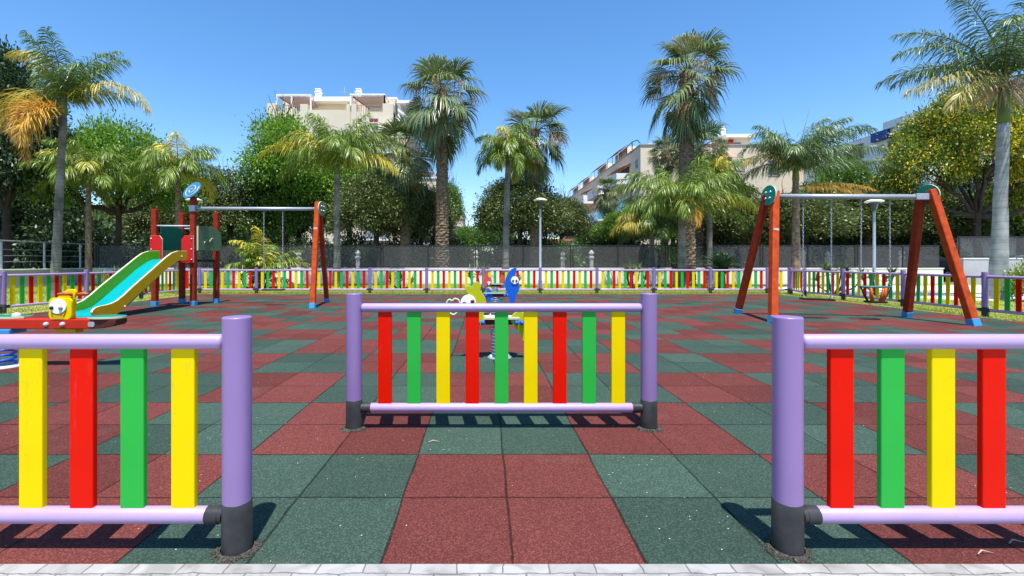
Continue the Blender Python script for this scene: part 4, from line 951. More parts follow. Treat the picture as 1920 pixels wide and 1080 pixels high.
def assemble(name, fr_list, mats, parent, stalkm=None, stalk_r=.022, sr1=.005):
    Vs = []; Qs = []; Ts = []; r_q = []; r_t = []; c_q = []; c_t = []; off = 0; sb = MB()
    for V, Q, T, rn, cl, pts in fr_list:
        Vs.append(V); Qs.append(Q+off); Ts.append(T+off); off += len(V); r_q += [rn, rn]; r_t.append(rn); c_q += [cl, cl]; c_t.append(cl)
        if stalkm: sb.tube(pts, [stalk_r+(sr1-stalk_r)*i/(len(pts)-1) for i in range(len(pts))], 5)
    me = npmesh(name, np.concatenate(Vs), tris=np.concatenate(Ts), quads=np.concatenate(Qs), attrs={'rnd': np.concatenate(r_t+r_q), 'clump': np.concatenate(c_t+c_q)}, mats=mats)
    o = bpy.data.objects.new(name, me); COL.objects.link(o); o.parent = parent
    if stalkm: sb.build('frond_stalks', stalkm, o)
    return o
def palm_trunk(parent, pts, rs, m, rough=0, rings=0, seed=0, n=16):
    """pts coarse path (local); adds ring scars or stubby leaf bases"""
    rg = random.Random(seed); P_ = [Vector(p) for p in pts]; out = []; rad = []
    L = (P_[-1]-P_[0]).length; k = max(40, int(L/.07)) if (rings or rough) else 24
    for i in range(k+1):
        t = i/k*(len(P_)-1); a = min(int(t), len(P_)-2); f = t-a; q = P_[a].lerp(P_[a+1], f); r_ = rs[a]*(1-f)+rs[a+1]*f
        if rings: r_ *= 1+(.035 if i % 3 == 0 else 0)
        out.append(q+Vector((rg.gauss(0, .004), rg.gauss(0, .004), 0))); rad.append(r_)
    b = MB(); b.tube(out, rad, n)
    if rough:
        for i in range(len(b.v)-0):
            pass
        vv = []
        for idx, v in enumerate(b.v):
            ring = idx//n; j = idx % n; c = out[min(ring, k)]; d = Vector(v)-c
            s_ = 1+rough*(.5*((ring+2*j) % 4 == 0)+rg.uniform(-.35, .45)); vv.append(tuple(c+Vector((d.x*s_, d.y*s_, d.z))))
        b.v = vv
        b.s = [False]*len(b.s)
    return b.build('trunk', m, parent)
GPF = 'feather palms around the play area'; GFN = 'fan palms around the play area'
def feather_palm(px, Y, base_z, hub_py, label, fr=None, nf=15, L=2.6, ll=.78, mat_='pf_yellow', seed=0, lean=0, r0=.14, tm='trunk_grey', droop=1.1, plum=.48, extra=None, el=(80, -25), bend=(.9, 1.9), nl=80, name='feather_palm', wid=.028):
    rg = np.random.default_rng(seed); x = XX(px, Y); hz = ZZ(hub_py, Y)-base_z
    r = empty(name, (x, Y, base_z), label, 'palm tree', GPF)
    hub = Vector((lean, 0, hz))
    palm_trunk(r, [(0, 0, -.02), (lean*.2, 0, hz*.25), (lean*.6, 0, hz*.65), tuple(hub)], [r0*1.35, r0*1.05, r0*.9, r0*.75], tm, rings=1, seed=seed)
    b = MB(); b.tube([hub+Vector((0, 0, -.05)), hub+Vector((0, 0, .3)), hub+Vector((0, 0, .75))], [r0*.9, r0*.75, r0*.25], 10); b.build('crownshaft', 'shaft', r)
    base = hub+Vector((0, 0, .3)); lst = []
    if fr is None:
        fr = []
        for i in range(nf):
            t = i/(nf-1); fr.append((i*2.39996+seed, R(el[0]+(el[1]-el[0])*t), L*rg.uniform(.88, 1.08), bend[0]+(bend[1]-bend[0])*rg.random(), rg.random()))
    for az, e_, L_, bn, cl in fr:
        lst.append(frond(rg, base, az, e_, L_, bn, nl, ll, droop, plum, wid, cl))
    assemble('crown', lst, [mat_], r, 'petiole')
    if extra:
        lst = [frond(rg, base-Vector((0, 0, .2)), az, e_, L_, bn, nl, ll, dr, plum, wid, 0) for az, e_, L_, bn, dr in extra]
        o = assemble('yellowed_fronds', lst, ['pf_orange'], r, 'petiole'); o['label'] = 'orange yellow dying fronds hanging beside the trunk'
    return r
PI = math.pi
# left palm with the orange frond
feather_palm(103, 14.8, 0, 212, 'tall grey trunked palm on the left with orange dying fronds', seed=5, lean=.28, r0=.115, ll=.68, plum=.4, droop=1.0, mat_='pf_green', nl=95, wid=.024,
    fr=[(PI*.98, R(86), 2.9, 2.1, .97), (PI*.93, R(70), 1.9, 1.0, .3), (.15, R(74), 2.5, 1.2, .1), (.05, R(58), 2.5, 1.0, .2), (-.05, R(36), 3.3, 1.95, .97), (PI*1.02, R(33), 2.6, 2.5, .97),
        (1.9, R(60), 2.2, 1.2, .2), (1.2, R(76), 2.3, 1.1, .2), (-1.8, R(78), 2.1, .8, .1), (-1.3, R(82), 2.2, .7, .1), (PI*.9, R(25), 1.8, 1.9, .5), (2.6, R(48), 2.2, 1.3, .2), (.6, R(45), 2.0, 1.5, .2), (-.6, R(60), 1.9, 1.3, .3)],
    extra=[(PI*1.25, R(20), 1.9, 3.0, .35), (PI*1.38, R(0), 2.0, 2.1, .35), (PI*1.48, R(-10), 2.1, 1.7, .3), (PI*1.2, R(-35), 2.0, 1.3, .3)])
feather_palm(166, 21, 0, 345, 'brown trunked palm between the left palm and the forked tree', nf=22, L=2.2, seed=8, mat_='pf_yellow', r0=.12, tm='trunk_brown', el=(86, 5), bend=(1.0, 1.9))
feather_palm(334, 21, 0, 335, 'feathery palm rising behind the slide tower', nf=18, L=2.2, seed=13, mat_='pf_yellow', r0=.13, tm='trunk_brown', el=(78, 5), bend=(1.2, 2.1))
feather_palm(632, 21, 0, 325, 'yellow green palm with dark trunk before the beige apartment block', seed=21, L=3.4, mat_='pf_yellow', r0=.15, tm='trunk_grey', ll=.9, nl=85, plum=.55, wid=.029,
    fr=[(PI, R(46), 4.0, 1.8, .97), (PI*.95, R(68), 3.0, 1.5, .97), (PI*1.1, R(60), 2.8, 1.7, .97), (PI*.8, R(80), 2.8, 1.2, .3), (0, R(62), 3.0, 1.5, .2), (.1, R(42), 3.8, 1.7, .5), (-.2, R(28), 3.2, 1.6, .97), (.5, R(76), 3.0, 1.2, .1),
        (-1.3, R(55), 2.6, 1.9, .2), (-1.8, R(74), 2.8, 1.4, .1), (1.6, R(66), 2.8, 1.4, .1), (-.9, R(42), 2.7, 2.0, .3), (-2.3, R(42), 2.6, 2.0, .3), (PI*1.05, R(24), 2.8, 1.8, .6), (0.25, R(80), 3.0, .9, .1), (PI*.7, R(70), 2.8, 1.3, .2), (2.9, R(84), 3.0, 1.1, .1), (-.5, R(68), 3.0, 1.5, .1), (-2.7, R(62), 2.8, 1.6, .2), (.2, R(56), 3.4, 1.6, .2)])
feather_palm(947, 20, 0, 300, 'slender palm with ringed grey trunk at the middle of the far fence', nf=20, L=1.75, seed=31, mat_='pf_yellow', r0=.135, ll=.62, lean=.12, el=(84, 0), bend=(1.6, 2.9), plum=.55, nl=90)
feather_palm(1279, 21, 0, 412, 'broad palm on the right middle with dry fronds hanging before its trunk', seed=41, mat_='pf_yellow', r0=.19, tm='trunk_grey', ll=.9, nl=100, lean=.0, plum=.6,
    fr=[(PI, R(52), 3.8, 1.7, .1), (PI*.93, R(70), 3.3, 1.5, .2), (PI*1.07, R(34), 3.2, 1.6, .2), (0, R(50), 4.0, 1.6, .2), (.1, R(34), 4.2, 1.5, .97), (-.1, R(66), 3.4, 1.5, .1), (.5, R(78), 3.2, 1.0, .1),
        (PI*.6, R(78), 3.0, 1.1, .1), (-1.7, R(58), 2.8, 1.9, .2), (-1.1, R(66), 2.8, 1.8, .1), (-2.3, R(56), 2.9, 1.8, .2), (1.6, R(64), 3.0, 1.4, .2), (-.6, R(42), 3.2, 1.8, .3), (PI*1.2, R(60), 3.0, 1.7, .2), (PI*.85, R(42), 3.4, 1.6, .2), (-1.4, R(82), 3.0, 1.3, .1), (-2.6, R(38), 2.8, 2.0, .2), (-.4, R(26), 3.0, 1.9, .2), (-1.9, R(40), 2.4, 2.2, .2), (2.9, R(58), 3.6, 1.4, .1)],
    extra=None)
feather_palm(1330, 23.5, 0, 352, 'bright yellow green palm crown rising just right of the tallest fan palm', nf=18, L=1.9, seed=43, mat_='pf_yellow', r0=.15, ll=.85, el=(88, 5), plum=.6, nl=90)
feather_palm(1222, 25, 0, 440, 'green palm left of the broad palm before the right apartment block', nf=20, L=2.3, seed=47, mat_='pf_green', r0=.15, ll=.85, el=(84, 12), plum=.6, nl=90)
feather_palm(1492, 20, 0, 335, 'deep green palm with wide fronds behind the left end of the big swing bar', seed=51, mat_='pf_blue', r0=.16, tm='trunk_brown', ll=.8, nl=90, plum=.42, wid=.03,
    fr=[(PI, R(84), 3.0, 2.1, .2), (PI*.95, R(70), 3.0, 2.3, .2), (PI*1.03, R(42), 2.8, 1.7, .97), (PI*1.1, R(60), 2.6, 1.5, .2), (.1, R(84), 2.9, 1.2, .2), (0, R(56), 3.9, 1.1, .2), (.12, R(46), 4.4, .85, .2), (-.1, R(34), 3.8, .9, .3), (-.25, R(16), 3.5, .6, .3), (.6, R(66), 2.9, 1.2, .2), (.2, R(68), 3.3, 1.4, .2),
        (-1.5, R(70), 2.5, 1.5, .1), (1.7, R(66), 2.8, 1.4, .1), (-2.2, R(50), 2.5, 1.7, .2), (-.8, R(50), 2.6, 1.6, .2), (2.5, R(78), 2.8, 1.0, .2), (PI*1.0, R(26), 2.4, 1.5, .3), (-2.6, R(66), 2.8, 1.8, .2), (-.4, R(76), 3.0, 1.3, .2)])
_r = bpy.data.objects
# dry fronds of the broad palm and of the deep green palm
def dry_on(parent, hubz, fr, seed, ll=.6, label='dry golden fronds'):
    rg = np.random.default_rng(seed); lst = [frond(rg, (0, 0, hubz), az, e_, L_, bn, 60, ll, dr, .25, .034, 0) for az, e_, L_, bn, dr in fr]
    o = assemble('dry_fronds', lst, ['pf_orange'], parent, 'petiole'); o['label'] = label
for ob in list(bpy.data.objects):
    lb = ob.get('label', '')
    if lb.startswith('broad palm on the right middle'): dry_on(ob, ZZ(372, 21), [(-1.7, R(5), 1.9, 2.1, .8), (-1.4, R(-15), 1.9, 1.6, .8)], 61, .55, 'dry fronds hanging before the trunk')
    if lb.startswith('deep green palm'):
        hz_ = ZZ(335, 20)
        for dx, zt in ((.62, ZZ(196, 20)), (-.62, ZZ(212, 20))): MB().tube([(0, 0, hz_+.5), (dx*.45, 0, hz_+(zt-hz_)*.55), (dx, 0, zt)], [.03, .018, .006], 6).build('spear_leaf', 'petiole', ob)
    if lb.startswith('deep green palm'): dry_on(ob, ZZ(350, 20), [(.0, R(10), 3.4, .55, .9), (-.12, R(2), 3.0, .5, .9)], 62, .5, 'golden dry frond reaching right')
# bushy clump palm
def clump_palm(px, Y, label, seed, n=26, L=2.0):
    rg = np.random.default_rng(seed); r = empty('clump_palm', (XX(px, Y), Y, 0), label, 'palm tree', GPF); lst = []; sb = MB()
    for i in range(n):
        a = rg.uniform(0, 2*PI); q = rg.uniform(0, .35); bx = (q*math.cos(a), q*math.sin(a)*.6, rg.uniform(.1, 1.15))
        lst.append(frond(rg, bx, a+rg.normal(0, .4), R(rg.uniform(35, 85)), L*rg.uniform(.6, 1.1), rg.uniform(1.0, 2.2), 42, .5, .8, .3, .036, rg.random()))
        sb.tube([(bx[0]*.6, bx[1]*.6, 0), bx], [.035, .03], 7)
    assemble('crown', lst, ['pf_yellow'], r, 'petiole'); sb.build('stems', 'trunk_brown', r)
clump_palm(492, 19.5, 'bushy yellow clump palm behind the single swing', 71)

# right pale palm with crownshaft
def royal():
    Y = 14.0; x = XX(1872, Y); r = empty('royal_palm', (x, Y, 0), 'tall pale smooth trunked palm at the right edge with green crownshaft', 'palm tree', GPF)
    hz = ZZ(232, Y); lean = .16
    palm_trunk(r, [(0, 0, -.02), (0, 0, .5), (.03, 0, 1.6), (.08, 0, 3.4), (lean, 0, hz)], [.25, .225, .19, .15, .138], 'trunk_pale', rings=0, seed=3, n=28)
    b = MB(); b.tube([(lean, 0, hz-.01), (lean, 0, hz+.25), (lean+.01, 0, hz+.9), (lean+.02, 0, hz+1.3), (lean+.02, 0, hz+1.7)], [.138, .15, .125, .10, .04], 18); b.build('crownshaft', 'shaft', r)
    rg = np.random.default_rng(77); base = Vector((lean+.02, 0, hz+1.35)); lst = []
    for az, e_, L_, bn, cl in [(PI, R(40), 3.6, 1.3, .2), (PI*.97, R(22), 3.3, 1.1, .3), (PI*1.04, R(6), 3.5, .75, .95), (PI*1.1, R(-5), 2.9, .9, .95), (PI*.9, R(58), 3.4, 1.2, .1), (PI*1.05, R(72), 3.4, .9, .1), (PI*1.25, R(48), 3.0, 1.4, .2),
                               (0, R(40), 3.4, 1.2, .2), (0.1, R(15), 3.3, 1.0, .3), (-.2, R(65), 3.3, 1.0, .1), (-1.3, R(45), 3, 1.3, .1), (1.4, R(50), 3.2, 1.2, .1), (PI*.75, R(40), 3.2, 1.3, .1), (.5, R(60), 3.3, 1.0, .1), (-1.9, R(72), 3.1, .9, .2)]:
        lst.append(frond(rg, base, az, e_, L_, bn, 95, .72, .9, .45, .030, cl))
    assemble('crown', lst, ['pf_blue'], r, 'petiole', .035)
    # tan flower stalks under the crown
    Vs = MB(); rg1 = random.Random(6)
    for i in range(170):
        a = rg1.uniform(0, 2*PI); q = rg1.uniform(.35, .95); z1 = rg1.uniform(-.75, .1)
        p0 = Vector((lean, 0, hz+1.05)); p2 = p0+Vector((q*math.cos(a), q*math.sin(a), z1)); p1 = (p0+p2)/2+Vector((0, 0, .38))
        Vs.tube([p0*(1-t)**2+p1*2*t*(1-t)+p2*t*t for t in (0, .3, .6, .85, 1)], [.012, .010, .009, .008, .005], 4)
    o = Vs.build('flower_stalks', 'seedm', r)
M['seedm'] = mat('tan_flower_stalks', (.50, .37, .27), .8, var=.3, scale=6)
royal()

# ---- fan palms
def fan_frond(rg, base, az, el, pl, bl, bend, droop, clump, nseg=30, spread=1.7):
    k = 6; t = np.linspace(0, 1, k); ang = el-bend*t**1.3; st = pl/(k-1)
    h = np.concatenate([[0], np.cumsum(np.cos(ang[:-1])*st)]); z = np.concatenate([[0], np.cumsum(np.sin(ang[:-1])*st)])
    ca, sa = math.cos(az), math.sin(az); pts = np.stack([h*ca, h*sa, z], 1)+np.array(base)
    D = nrm(pts[-1]-pts[-2]); S = np.array([-sa, ca, 0.]); Nn = np.cross(D, S); Nn = Nn if Nn[2] > 0 else -Nn
    ro = rg.normal(0, .25); S = nrm(S*math.cos(ro)+Nn*math.sin(ro)); Nn = nrm(np.cross(S, D)); Nn = Nn if Nn[2] > 0 else -Nn
    th_ = np.linspace(-spread, spread, nseg)*rg.uniform(.85, 1.08)+rg.normal(0, .035, nseg); H = pts[-1]
    d = np.cos(th_)[:, None]*D+np.sin(th_)[:, None]*S+(np.abs(np.sin(th_))*.22-.05)[:, None]*Nn; d = nrm(d)
    ln = (bl*(1-.12*np.abs(th_))*rg.uniform(.88, 1.1, nseg))[:, None]; g = np.array([0, 0, -1.])
    hw = math.tan(spread/nseg)*1.05; wv = nrm(np.cross(d, Nn+0*d)); 
    m1 = H+nrm(d+g*droop*.12)*ln*.5; d2 = nrm(d+g*droop*.6); m2 = m1+d2*ln*.26; d3 = nrm(d+g*droop*2.2+rg.normal(0, .08, d.shape)); tip = m2+d3*ln*(.26+.1*droop)
    alt = (np.arange(nseg) % 2*2-1)[:, None]*.012
    a0 = np.repeat(H[None], nseg, 0)
    V = np.stack([a0, m1+wv*ln*.5*hw+Nn*alt, m1-wv*ln*.5*hw-Nn*alt, m2+wv*ln*.016, m2-wv*ln*.016, tip], 1)
    o = (np.arange(nseg)*6)[:, None]; Q = o+np.array([[2, 1, 3, 4]]); T = np.concatenate([o+np.array([[0, 1, 2]]), o+np.array([[4, 3, 5]])])
    rn = np.clip(rg.beta(2, 2, nseg)*.6+rg.uniform(0, .4), 0, 1)
    return V.reshape(-1, 3), Q, T, rn, np.full(nseg, clump), [tuple(p) for p in pts]
def fan_assemble(name, lst, m, parent, stalk=True):
    Vs = []; Qs = []; Ts = []; rq = []; rt = []; cq = []; ct = []; off = 0; sb = MB()
    for V, Q, T, rn, cl, pts in lst:
        Vs.append(V); Qs.append(Q+off); Ts.append(T+off); off += len(V); rq.append(rn); rt += [rn, rn]; cq.append(cl); ct += [cl, cl]
        sb.tube(pts, [.022]*(len(pts)-1)+[.014], 5)
    me = npmesh(name, np.concatenate(Vs), tris=np.concatenate(Ts), quads=np.concatenate(Qs), attrs={'rnd': np.concatenate(rt+rq), 'clump': np.concatenate(ct+cq)}, mats=[m])
    o = bpy.data.objects.new(name, me); COL.objects.link(o); o.parent = parent; sb.build('frond_stalks', 'petiole', o); return o
def fan_palm(px, Y, base_z, top_py, bot_py, half_px, label, seed, n=36, r0=.2, dry=7, lean=0, stalks=26):
    """crown from top_py to bot_py, half width half_px (picture units at depth Y)"""
    rg = np.random.default_rng(seed); s = Y/872; top = ZZ(top_py, Y)-base_z; bot = ZZ(bot_py, Y)-base_z; hw = half_px*s
    r = empty('fan_palm', (XX(px, Y), Y, base_z), label, 'palm tree', GFN)
    bl = hw*.66; pl = hw*.50; span = top-bot; hub = top-bl*.80-pl*.62
    zlow = max(bot+bl*1.1, hub-span*.24)
    palm_trunk(r, [(0, 0, -.02), (lean*.3, 0, hub*.5), (lean, 0, hub)], [r0*1.25, r0*1.0, r0*.95], 'trunk_brown', rough=.22, seed=seed, n=14)
    lst = []; dl = []
    for i in range(n):
        t = i/(n-1); az = i*2.39996+rg.normal(0, .25); el = R(74-142*t)+rg.normal(0, .13)
        z = hub-(hub-zlow)*max(0, t-.25)*1.15; f = fan_frond(rg, (lean, 0, z), az, el, pl*(.8+.5*t)*rg.uniform(.75, 1.15), bl*rg.uniform(.85, 1.12), .3+.55*t, .22+.95*t+rg.uniform(0, .45), rg.random())
        lst.append(f)
    fan_assemble('crown', lst, 'fan', r)
    for i in range(dry):
        az = rg.uniform(0, 2*PI); dl.append(fan_frond(rg, (lean, 0, hub-rg.uniform(.2, .9)*(hub-zlow)), az, R(rg.uniform(-60, 10)), pl*.7, bl*.75, .9, 1.6, 0, spread=1.2))
    if dl: fan_assemble('dry_fronds', dl, 'fan_dry', r)
    # seed stalks: tan drooping bunches among the leaves
    V = []; T = []; rn = []; sb = MB()
    for i in range(stalks):
        az = rg.uniform(0, 2*PI); p0 = np.array([lean, 0, hub-.1]); L_ = hw*rg.uniform(.35, .8); e = np.array([math.cos(az)*L_, math.sin(az)*L_, rg.uniform(-.5, .35)*hw*.7])+p0
        m_ = (p0+e)/2+np.array([0, 0, .35*hw]); cur = [p0*(1-q)**2+m_*2*q*(1-q)+e*q*q for q in np.linspace(0, 1, 6)]; sb.tube([tuple(c_) for c_ in cur], .012, 4)
        k = 60; cen = e+np.concatenate([rg.normal(0, .10*hw/2, (k, 2)), -np.abs(rg.normal(0, .30*hw/2, (k, 1)))], 1); d = nrm(rg.normal(0, .35, (k, 3))+np.array([0, 0, -1.])); u = nrm(np.cross(d, rg.normal(size=(k, 3))))
        o = len(V)*0+sum(len(v) for v in V); V.append(np.stack([cen-u*.012, cen+u*.012, cen+d*.22*hw/2*rg.uniform(.5, 1.2, (k, 1))], 1).reshape(-1, 3)); T.append(np.arange(3*k).reshape(-1, 3)+o); rn.append(rg.random(k))
    me = npmesh('seed_stalks', np.concatenate(V), tris=np.concatenate(T), attrs={'rnd': np.concatenate(rn), 'clump': np.zeros(sum(len(x) for x in rn))}, mats=['seed'])
    o = bpy.data.objects.new('seed_stalks', me); COL.objects.link(o); o.parent = r; sb.build('stalk_stems', 'petiole', o)
    return r
fan_palm(829, 25, 0, 102, 310, 84, 'tall fan palm left of centre beside the beige apartment block', 101, n=34, r0=.30, stalks=30)
fan_palm(760, 28, 0, 215, 385, 72, 'shorter fan palm just left of the tall middle left one', 102, n=34, r0=.28, stalks=30, dry=12)
fan_palm(1003, 26, 0, 185, 350, 72, 'fan palm directly above the middle street lamp', 103, n=32, r0=.24, stalks=22, dry=6)
fan_palm(1287, 23, 0, 60, 300, 90, 'tallest fan palm right of centre before the right apartment block', 104, n=36, r0=.33, stalks=26)
fan_palm(1312, 29, 0, 225, 350, 62, 'half hidden fan palm behind the trunk of the tallest fan palm', 105, n=30, r0=.24)
fan_palm(1246, 31, 0, 250, 350, 36, 'small fan palm peeking out left of the trunk of the tallest fan palm', 106, n=26, r0=.2)
fan_palm(1138, 30, 0, 330, 412, 32, 'small stout fan palm before the receding balconies of the right block', 107, n=24, r0=.2, dry=8, stalks=16)
fan_palm(846, 40, 0, 345, 410, 22, 'little distant fan palm right of the trunk of the tall middle left fan palm', 108, n=20, r0=.15, dry=2, stalks=6)

# ---- cycads and sword leaved plants
def cycad(px, Y, z0, label, n, L, m, seed, ll=.16, name='cycad', grp='low spiky plants on the lawn', elr=(18, 80), bend=(.4, 1.1)):
    rg = np.random.default_rng(seed); r = empty(name, (XX(px, Y), Y, 0), label, 'plant', grp)
    lst = [frond(rg, (0, 0, z0), i*2.39996, R(rg.uniform(*elr)), L*rg.uniform(.8, 1.1), rg.uniform(*bend), 46, ll, .05, .12, .022, 0) for i in range(n)]
    assemble('leaves', lst, [m], r, 'petiole', .014)
    MB().tube([(0, 0, -.02), (0, 0, z0*.6), (0, 0, z0)], [.16, .15, .12], 12).build('trunk', 'trunk_brown', r)
cycad(1353, 19.3, .70, 'large dark green cycad between the far fence and the mesh fence', 34, .98, 'cycad', 201, .2, elr=(5, 85))
def swords(px, Y, z0, label, heads, n, L, seed, name='sword_plant', wd=.045):
    rg = np.random.default_rng(seed); r = empty(name, (XX(px, Y), Y, 0), label, 'plant', 'low spiky plants on the lawn'); V = []; Q = []; T = []; rn = []; off = 0; sb = MB()
    for hx, hy, hz in heads:
        for i in range(n):
            az = i*2.39996; el = R(rg.uniform(5, 85)); l = L*rg.uniform(.6, 1.1); d = np.array([math.cos(az)*math.cos(el), math.sin(az)*math.cos(el), math.sin(el)]); s_ = np.array([-math.sin(az), math.cos(az), 0])*wd/2
            a = np.array([hx, hy, hz]); b_ = a+d*l*.5; e = b_+nrm(d+np.array([0, 0, -.55]))*l*.5
            V.append(np.array([a-s_*.6, a+s_*.6, b_+s_, b_-s_, e])); Q.append([off, off+1, off+2, off+3]); T.append([off+3, off+2, off+4]); off += 5; rn.append(rg.random())
        sb.tube([(hx*.2, hy*.2, 0), (hx*.8, hy*.8, hz*.5), (hx, hy, hz+.03)], [.03, .022, .018], 7)
    me = npmesh('leaves', np.concatenate(V), tris=np.array(T), quads=np.array(Q), attrs={'rnd': np.array(rn+rn), 'clump': np.zeros(2*len(rn))}, mats=['aloe'])
    o = bpy.data.objects.new('leaves', me); COL.objects.link(o); o.parent = r; sb.build('stems', 'bark', r)
hd = lambda seed, n, w_, h0, h1: [(random.Random(seed*31+i).uniform(-w_, w_), random.Random(seed*17+i).uniform(-w_, w_)*.6, random.Random(seed*7+i).uniform(h0, h1)) for i in range(n)]
swords(905, 19.3, 0, 'spiky green plant rising above the far fence left of the blue rider', hd(1, 7, .55, .35, .72), 26, .62, 1)
swords(752, 19.0, 0, 'low spiky plant behind the far fence below the shorter fan palm', hd(2, 6, .5, .2, .52), 26, .55, 2)
swords(1187, 19.3, 0, 'spiky green plant rising above the far fence right of the middle lamp', hd(3, 7, .55, .3, .7), 26, .6, 3)
swords(975, 18.6, 0, 'small pale spiky plant behind the far fence beside the slender palm', hd(9, 3, .3, .2, .45), 22, .45, 9)
swords(1562, 16.3, 0, 'leafy branching plant behind the right fence left of the right street lamp', hd(4, 12, .75, .45, 1.0), 22, .42, 4, wd=.06)
swords(1650, 15.3, 0, 'sparse branching plant behind the right fence near the toddler swing', hd(5, 8, .75, .35, .85), 18, .42, 5, wd=.05)
swords(470, 18.6, 0, 'low spiky plant at the foot of the bushy clump palm', hd(6, 5, .5, .15, .4), 24, .5, 6)
swords(205, 20.0, 0, 'low spiky plant on the lawn before the left grey wall', hd(7, 5, .5, .2, .6), 24, .5, 7)

# ------------------------------------------------------------------ buildings
def win(parent, o, x0, x1, y, z0, z1, m='glass', fm='frame', fac=-1, name='window'):
    """window in a wall facing -y, standing 2-6 cm proud of it"""
    f = MB(); t = .09; f.box(x0, x1, y-.05, y+.02, z0, z0+t); f.box(x0, x1, y-.05, y+.02, z1-t, z1); f.box(x0, x0+t, y-.05, y+.02, z0+t, z1-t); f.box(x1-t, x1, y-.05, y+.02, z0+t, z1-t)
    if x1-x0 > 1.2: f.box((x0+x1)/2-.03, (x0+x1)/2+.03, y-.045, y+.02, z0+t, z1-t)
    q = f.build(name, fm, parent, o); MB().box(x0+t, x1-t, y-.02, y-.004, z0+t, z1-t).build('pane', m, q, o); return q
def winx(parent, o, x, y0, y1, z0, z1, m='glass', fm='frame', name='window', s=-1):
    f = MB(); t = .09; a, c = sorted((x+s*.05, x-s*.02)); f.box(a, c, y0, y1, z0, z0+t); f.box(a, c, y0, y1, z1-t, z1); f.box(a, c, y0, y0+t, z0+t, z1-t); f.box(a, c, y1-t, y1, z0+t, z1-t)
    q = f.build(name, fm, parent, o); a, c = sorted((x+s*.02, x+s*.004)); MB().box(a, c, y0+t, y1-t, z0+t, z1-t).build('pane', m, q, o); return q
# --- beige block, left
Y1 = 65; o = (XX(620, Y1), Y1, 0)
b1 = empty('apartment_building', o, 'beige apartment block with rooftop pergolas and two white chimneys on the left', 'building', 'apartment buildings behind the trees')
X = lambda px: XX(px, Y1)
Zf = lambda py: ZZ(py, Y1)
MB().box(X(502), X(738), Y1, Y1+16, -.1, Zf(209)).build('wall', 'facade', b1, o)
for a, c, tp in ((502, 518, 195), (564, 578, 196), (650, 657, 197), (660, 669, 196), (718, 738, 195)): MB().box(X(a), X(c), Y1-.25, Y1+1.2, Zf(262), Zf(tp)).build('pillar', 'facade', b1, o, bevel=.03)
MB().box(X(578.5), X(649.5), Y1-.12, Y1+.1, Zf(262), Zf(206.5)).build('parapet', 'facade', b1, o)
MB().box(X(512), X(733), Y1+3, Y1+13, Zf(209), ZZ(186, 68)).build('penthouse', 'facade', b1, o)
MB().box(X(566), X(660), Y1+1.4, Y1+2.98, ZZ(189, 66.4), ZZ(181, 66.4)).build('fascia', 'fwhite', b1, o)
MB().box(X(508), X(737), Y1+2.99, Y1+14, ZZ(186, 68)+.003, ZZ(182, 68)).build('roof', 'fwhite', b1, o)
for px in (595, 671):
    k = MB(); Yc = Y1+4.3; x = XX(px, Yc); q_ = lambda py: ZZ(py, Yc)
    k.box(x-.4, x+.4, Yc+.1, Yc+.9, ZZ(186, 68), q_(172)); k.box(x-.5, x+.5, Yc, Yc+1, q_(172), q_(170.5)); k.box(x-.34, x+.34, Yc+.16, Yc+.84, q_(170.5), q_(166.5)); k.box(x-.42, x+.42, Yc+.08, Yc+.92, q_(166.5), q_(165)); k.build('chimney', 'fwhite', b1, o, bevel=.06)
for a, c, tp in ((517, 581, 178), (656, 720, 177)):
    k = MB(); z = Zf(tp); y0, y1 = Y1+.3, Y1+3.4
    for px in (a, (a+c)/2-4 if a < 600 else c, c): k.box(X(px)-.09, X(px)+.09, y0, y0+.18, Zf(209), z)
    k.box(X(a)-.1, X(c)+.1, y0-.02, y0+.2, z, z+.22); k.box(X(a)-.1, X(a)+.1, y0+.2, y1, z, z+.2); k.box(X(c)-.1, X(c)+.1, y0+.2, y1, z, z+.2)
    for q in range(1, 6): xx = X(a)+(X(c)-X(a))*q/6; k.box(xx-.05, xx+.05, y0+.2, y1, z+.02, z+.15)
    pg = k.build('pergola', 'fwhite', b1, o)
    k = MB(); k.add([(X(a)+.3, y0+.3, z-.05), (X(c)-.2, y0+.3, z-.05), (X(c)+.1, y1, z-.95), (X(a)+2.2, y1, z-.95)], [(0, 1, 2, 3)])
    aw = k.build('awning', 'awncloth', pg, o); sm = aw.modifiers.new('thickness', 'SOLIDIFY'); sm.thickness = .05
    k = MB(); k.box(X(a)+2.1, X(c)+.2, y1-.05, y1+.05, z-1.6, z-1.0); k.build('awning_hem', 'redawn', aw, o)
    k = MB(); k.beam((X(a)+.25, y0+.3, z-.15), (X(a)+2.15, y1-.06, z-1.1), .12, .16); k.build('awning_arm', 'redawn', aw, o)
win(b1, o, X(521), X(536), Y1+3, Zf(209), Zf(196)); win(b1, o, X(537), X(553), Y1+3, Zf(209), Zf(196), 'bluebuild'); win(b1, o, X(672), X(700), Y1+3, Zf(209), Zf(196)); win(b1, o, X(702), X(716), Y1+3, Zf(209), Zf(196))
for z0, z1, a, c in ((206, 209, 519, 564), (206, 209, 670, 717)):
    MB().box(X(a), X(c), Y1-.1, Y1+.05, Zf(209), Zf(197)).build('glass_railing', 'frame', b1, o) if False else None
    k = MB(); k.box(X(a), X(c), Y1-.05, Y1+.02, Zf(198), Zf(197)); 
    for q in range(13): xx = X(a)+(X(c)-X(a))*q/12; k.box(xx-.02, xx+.02, Y1-.04, Y1+.01, Zf(209.5), Zf(198))
    k.build('railing', 'frame', b1, o)
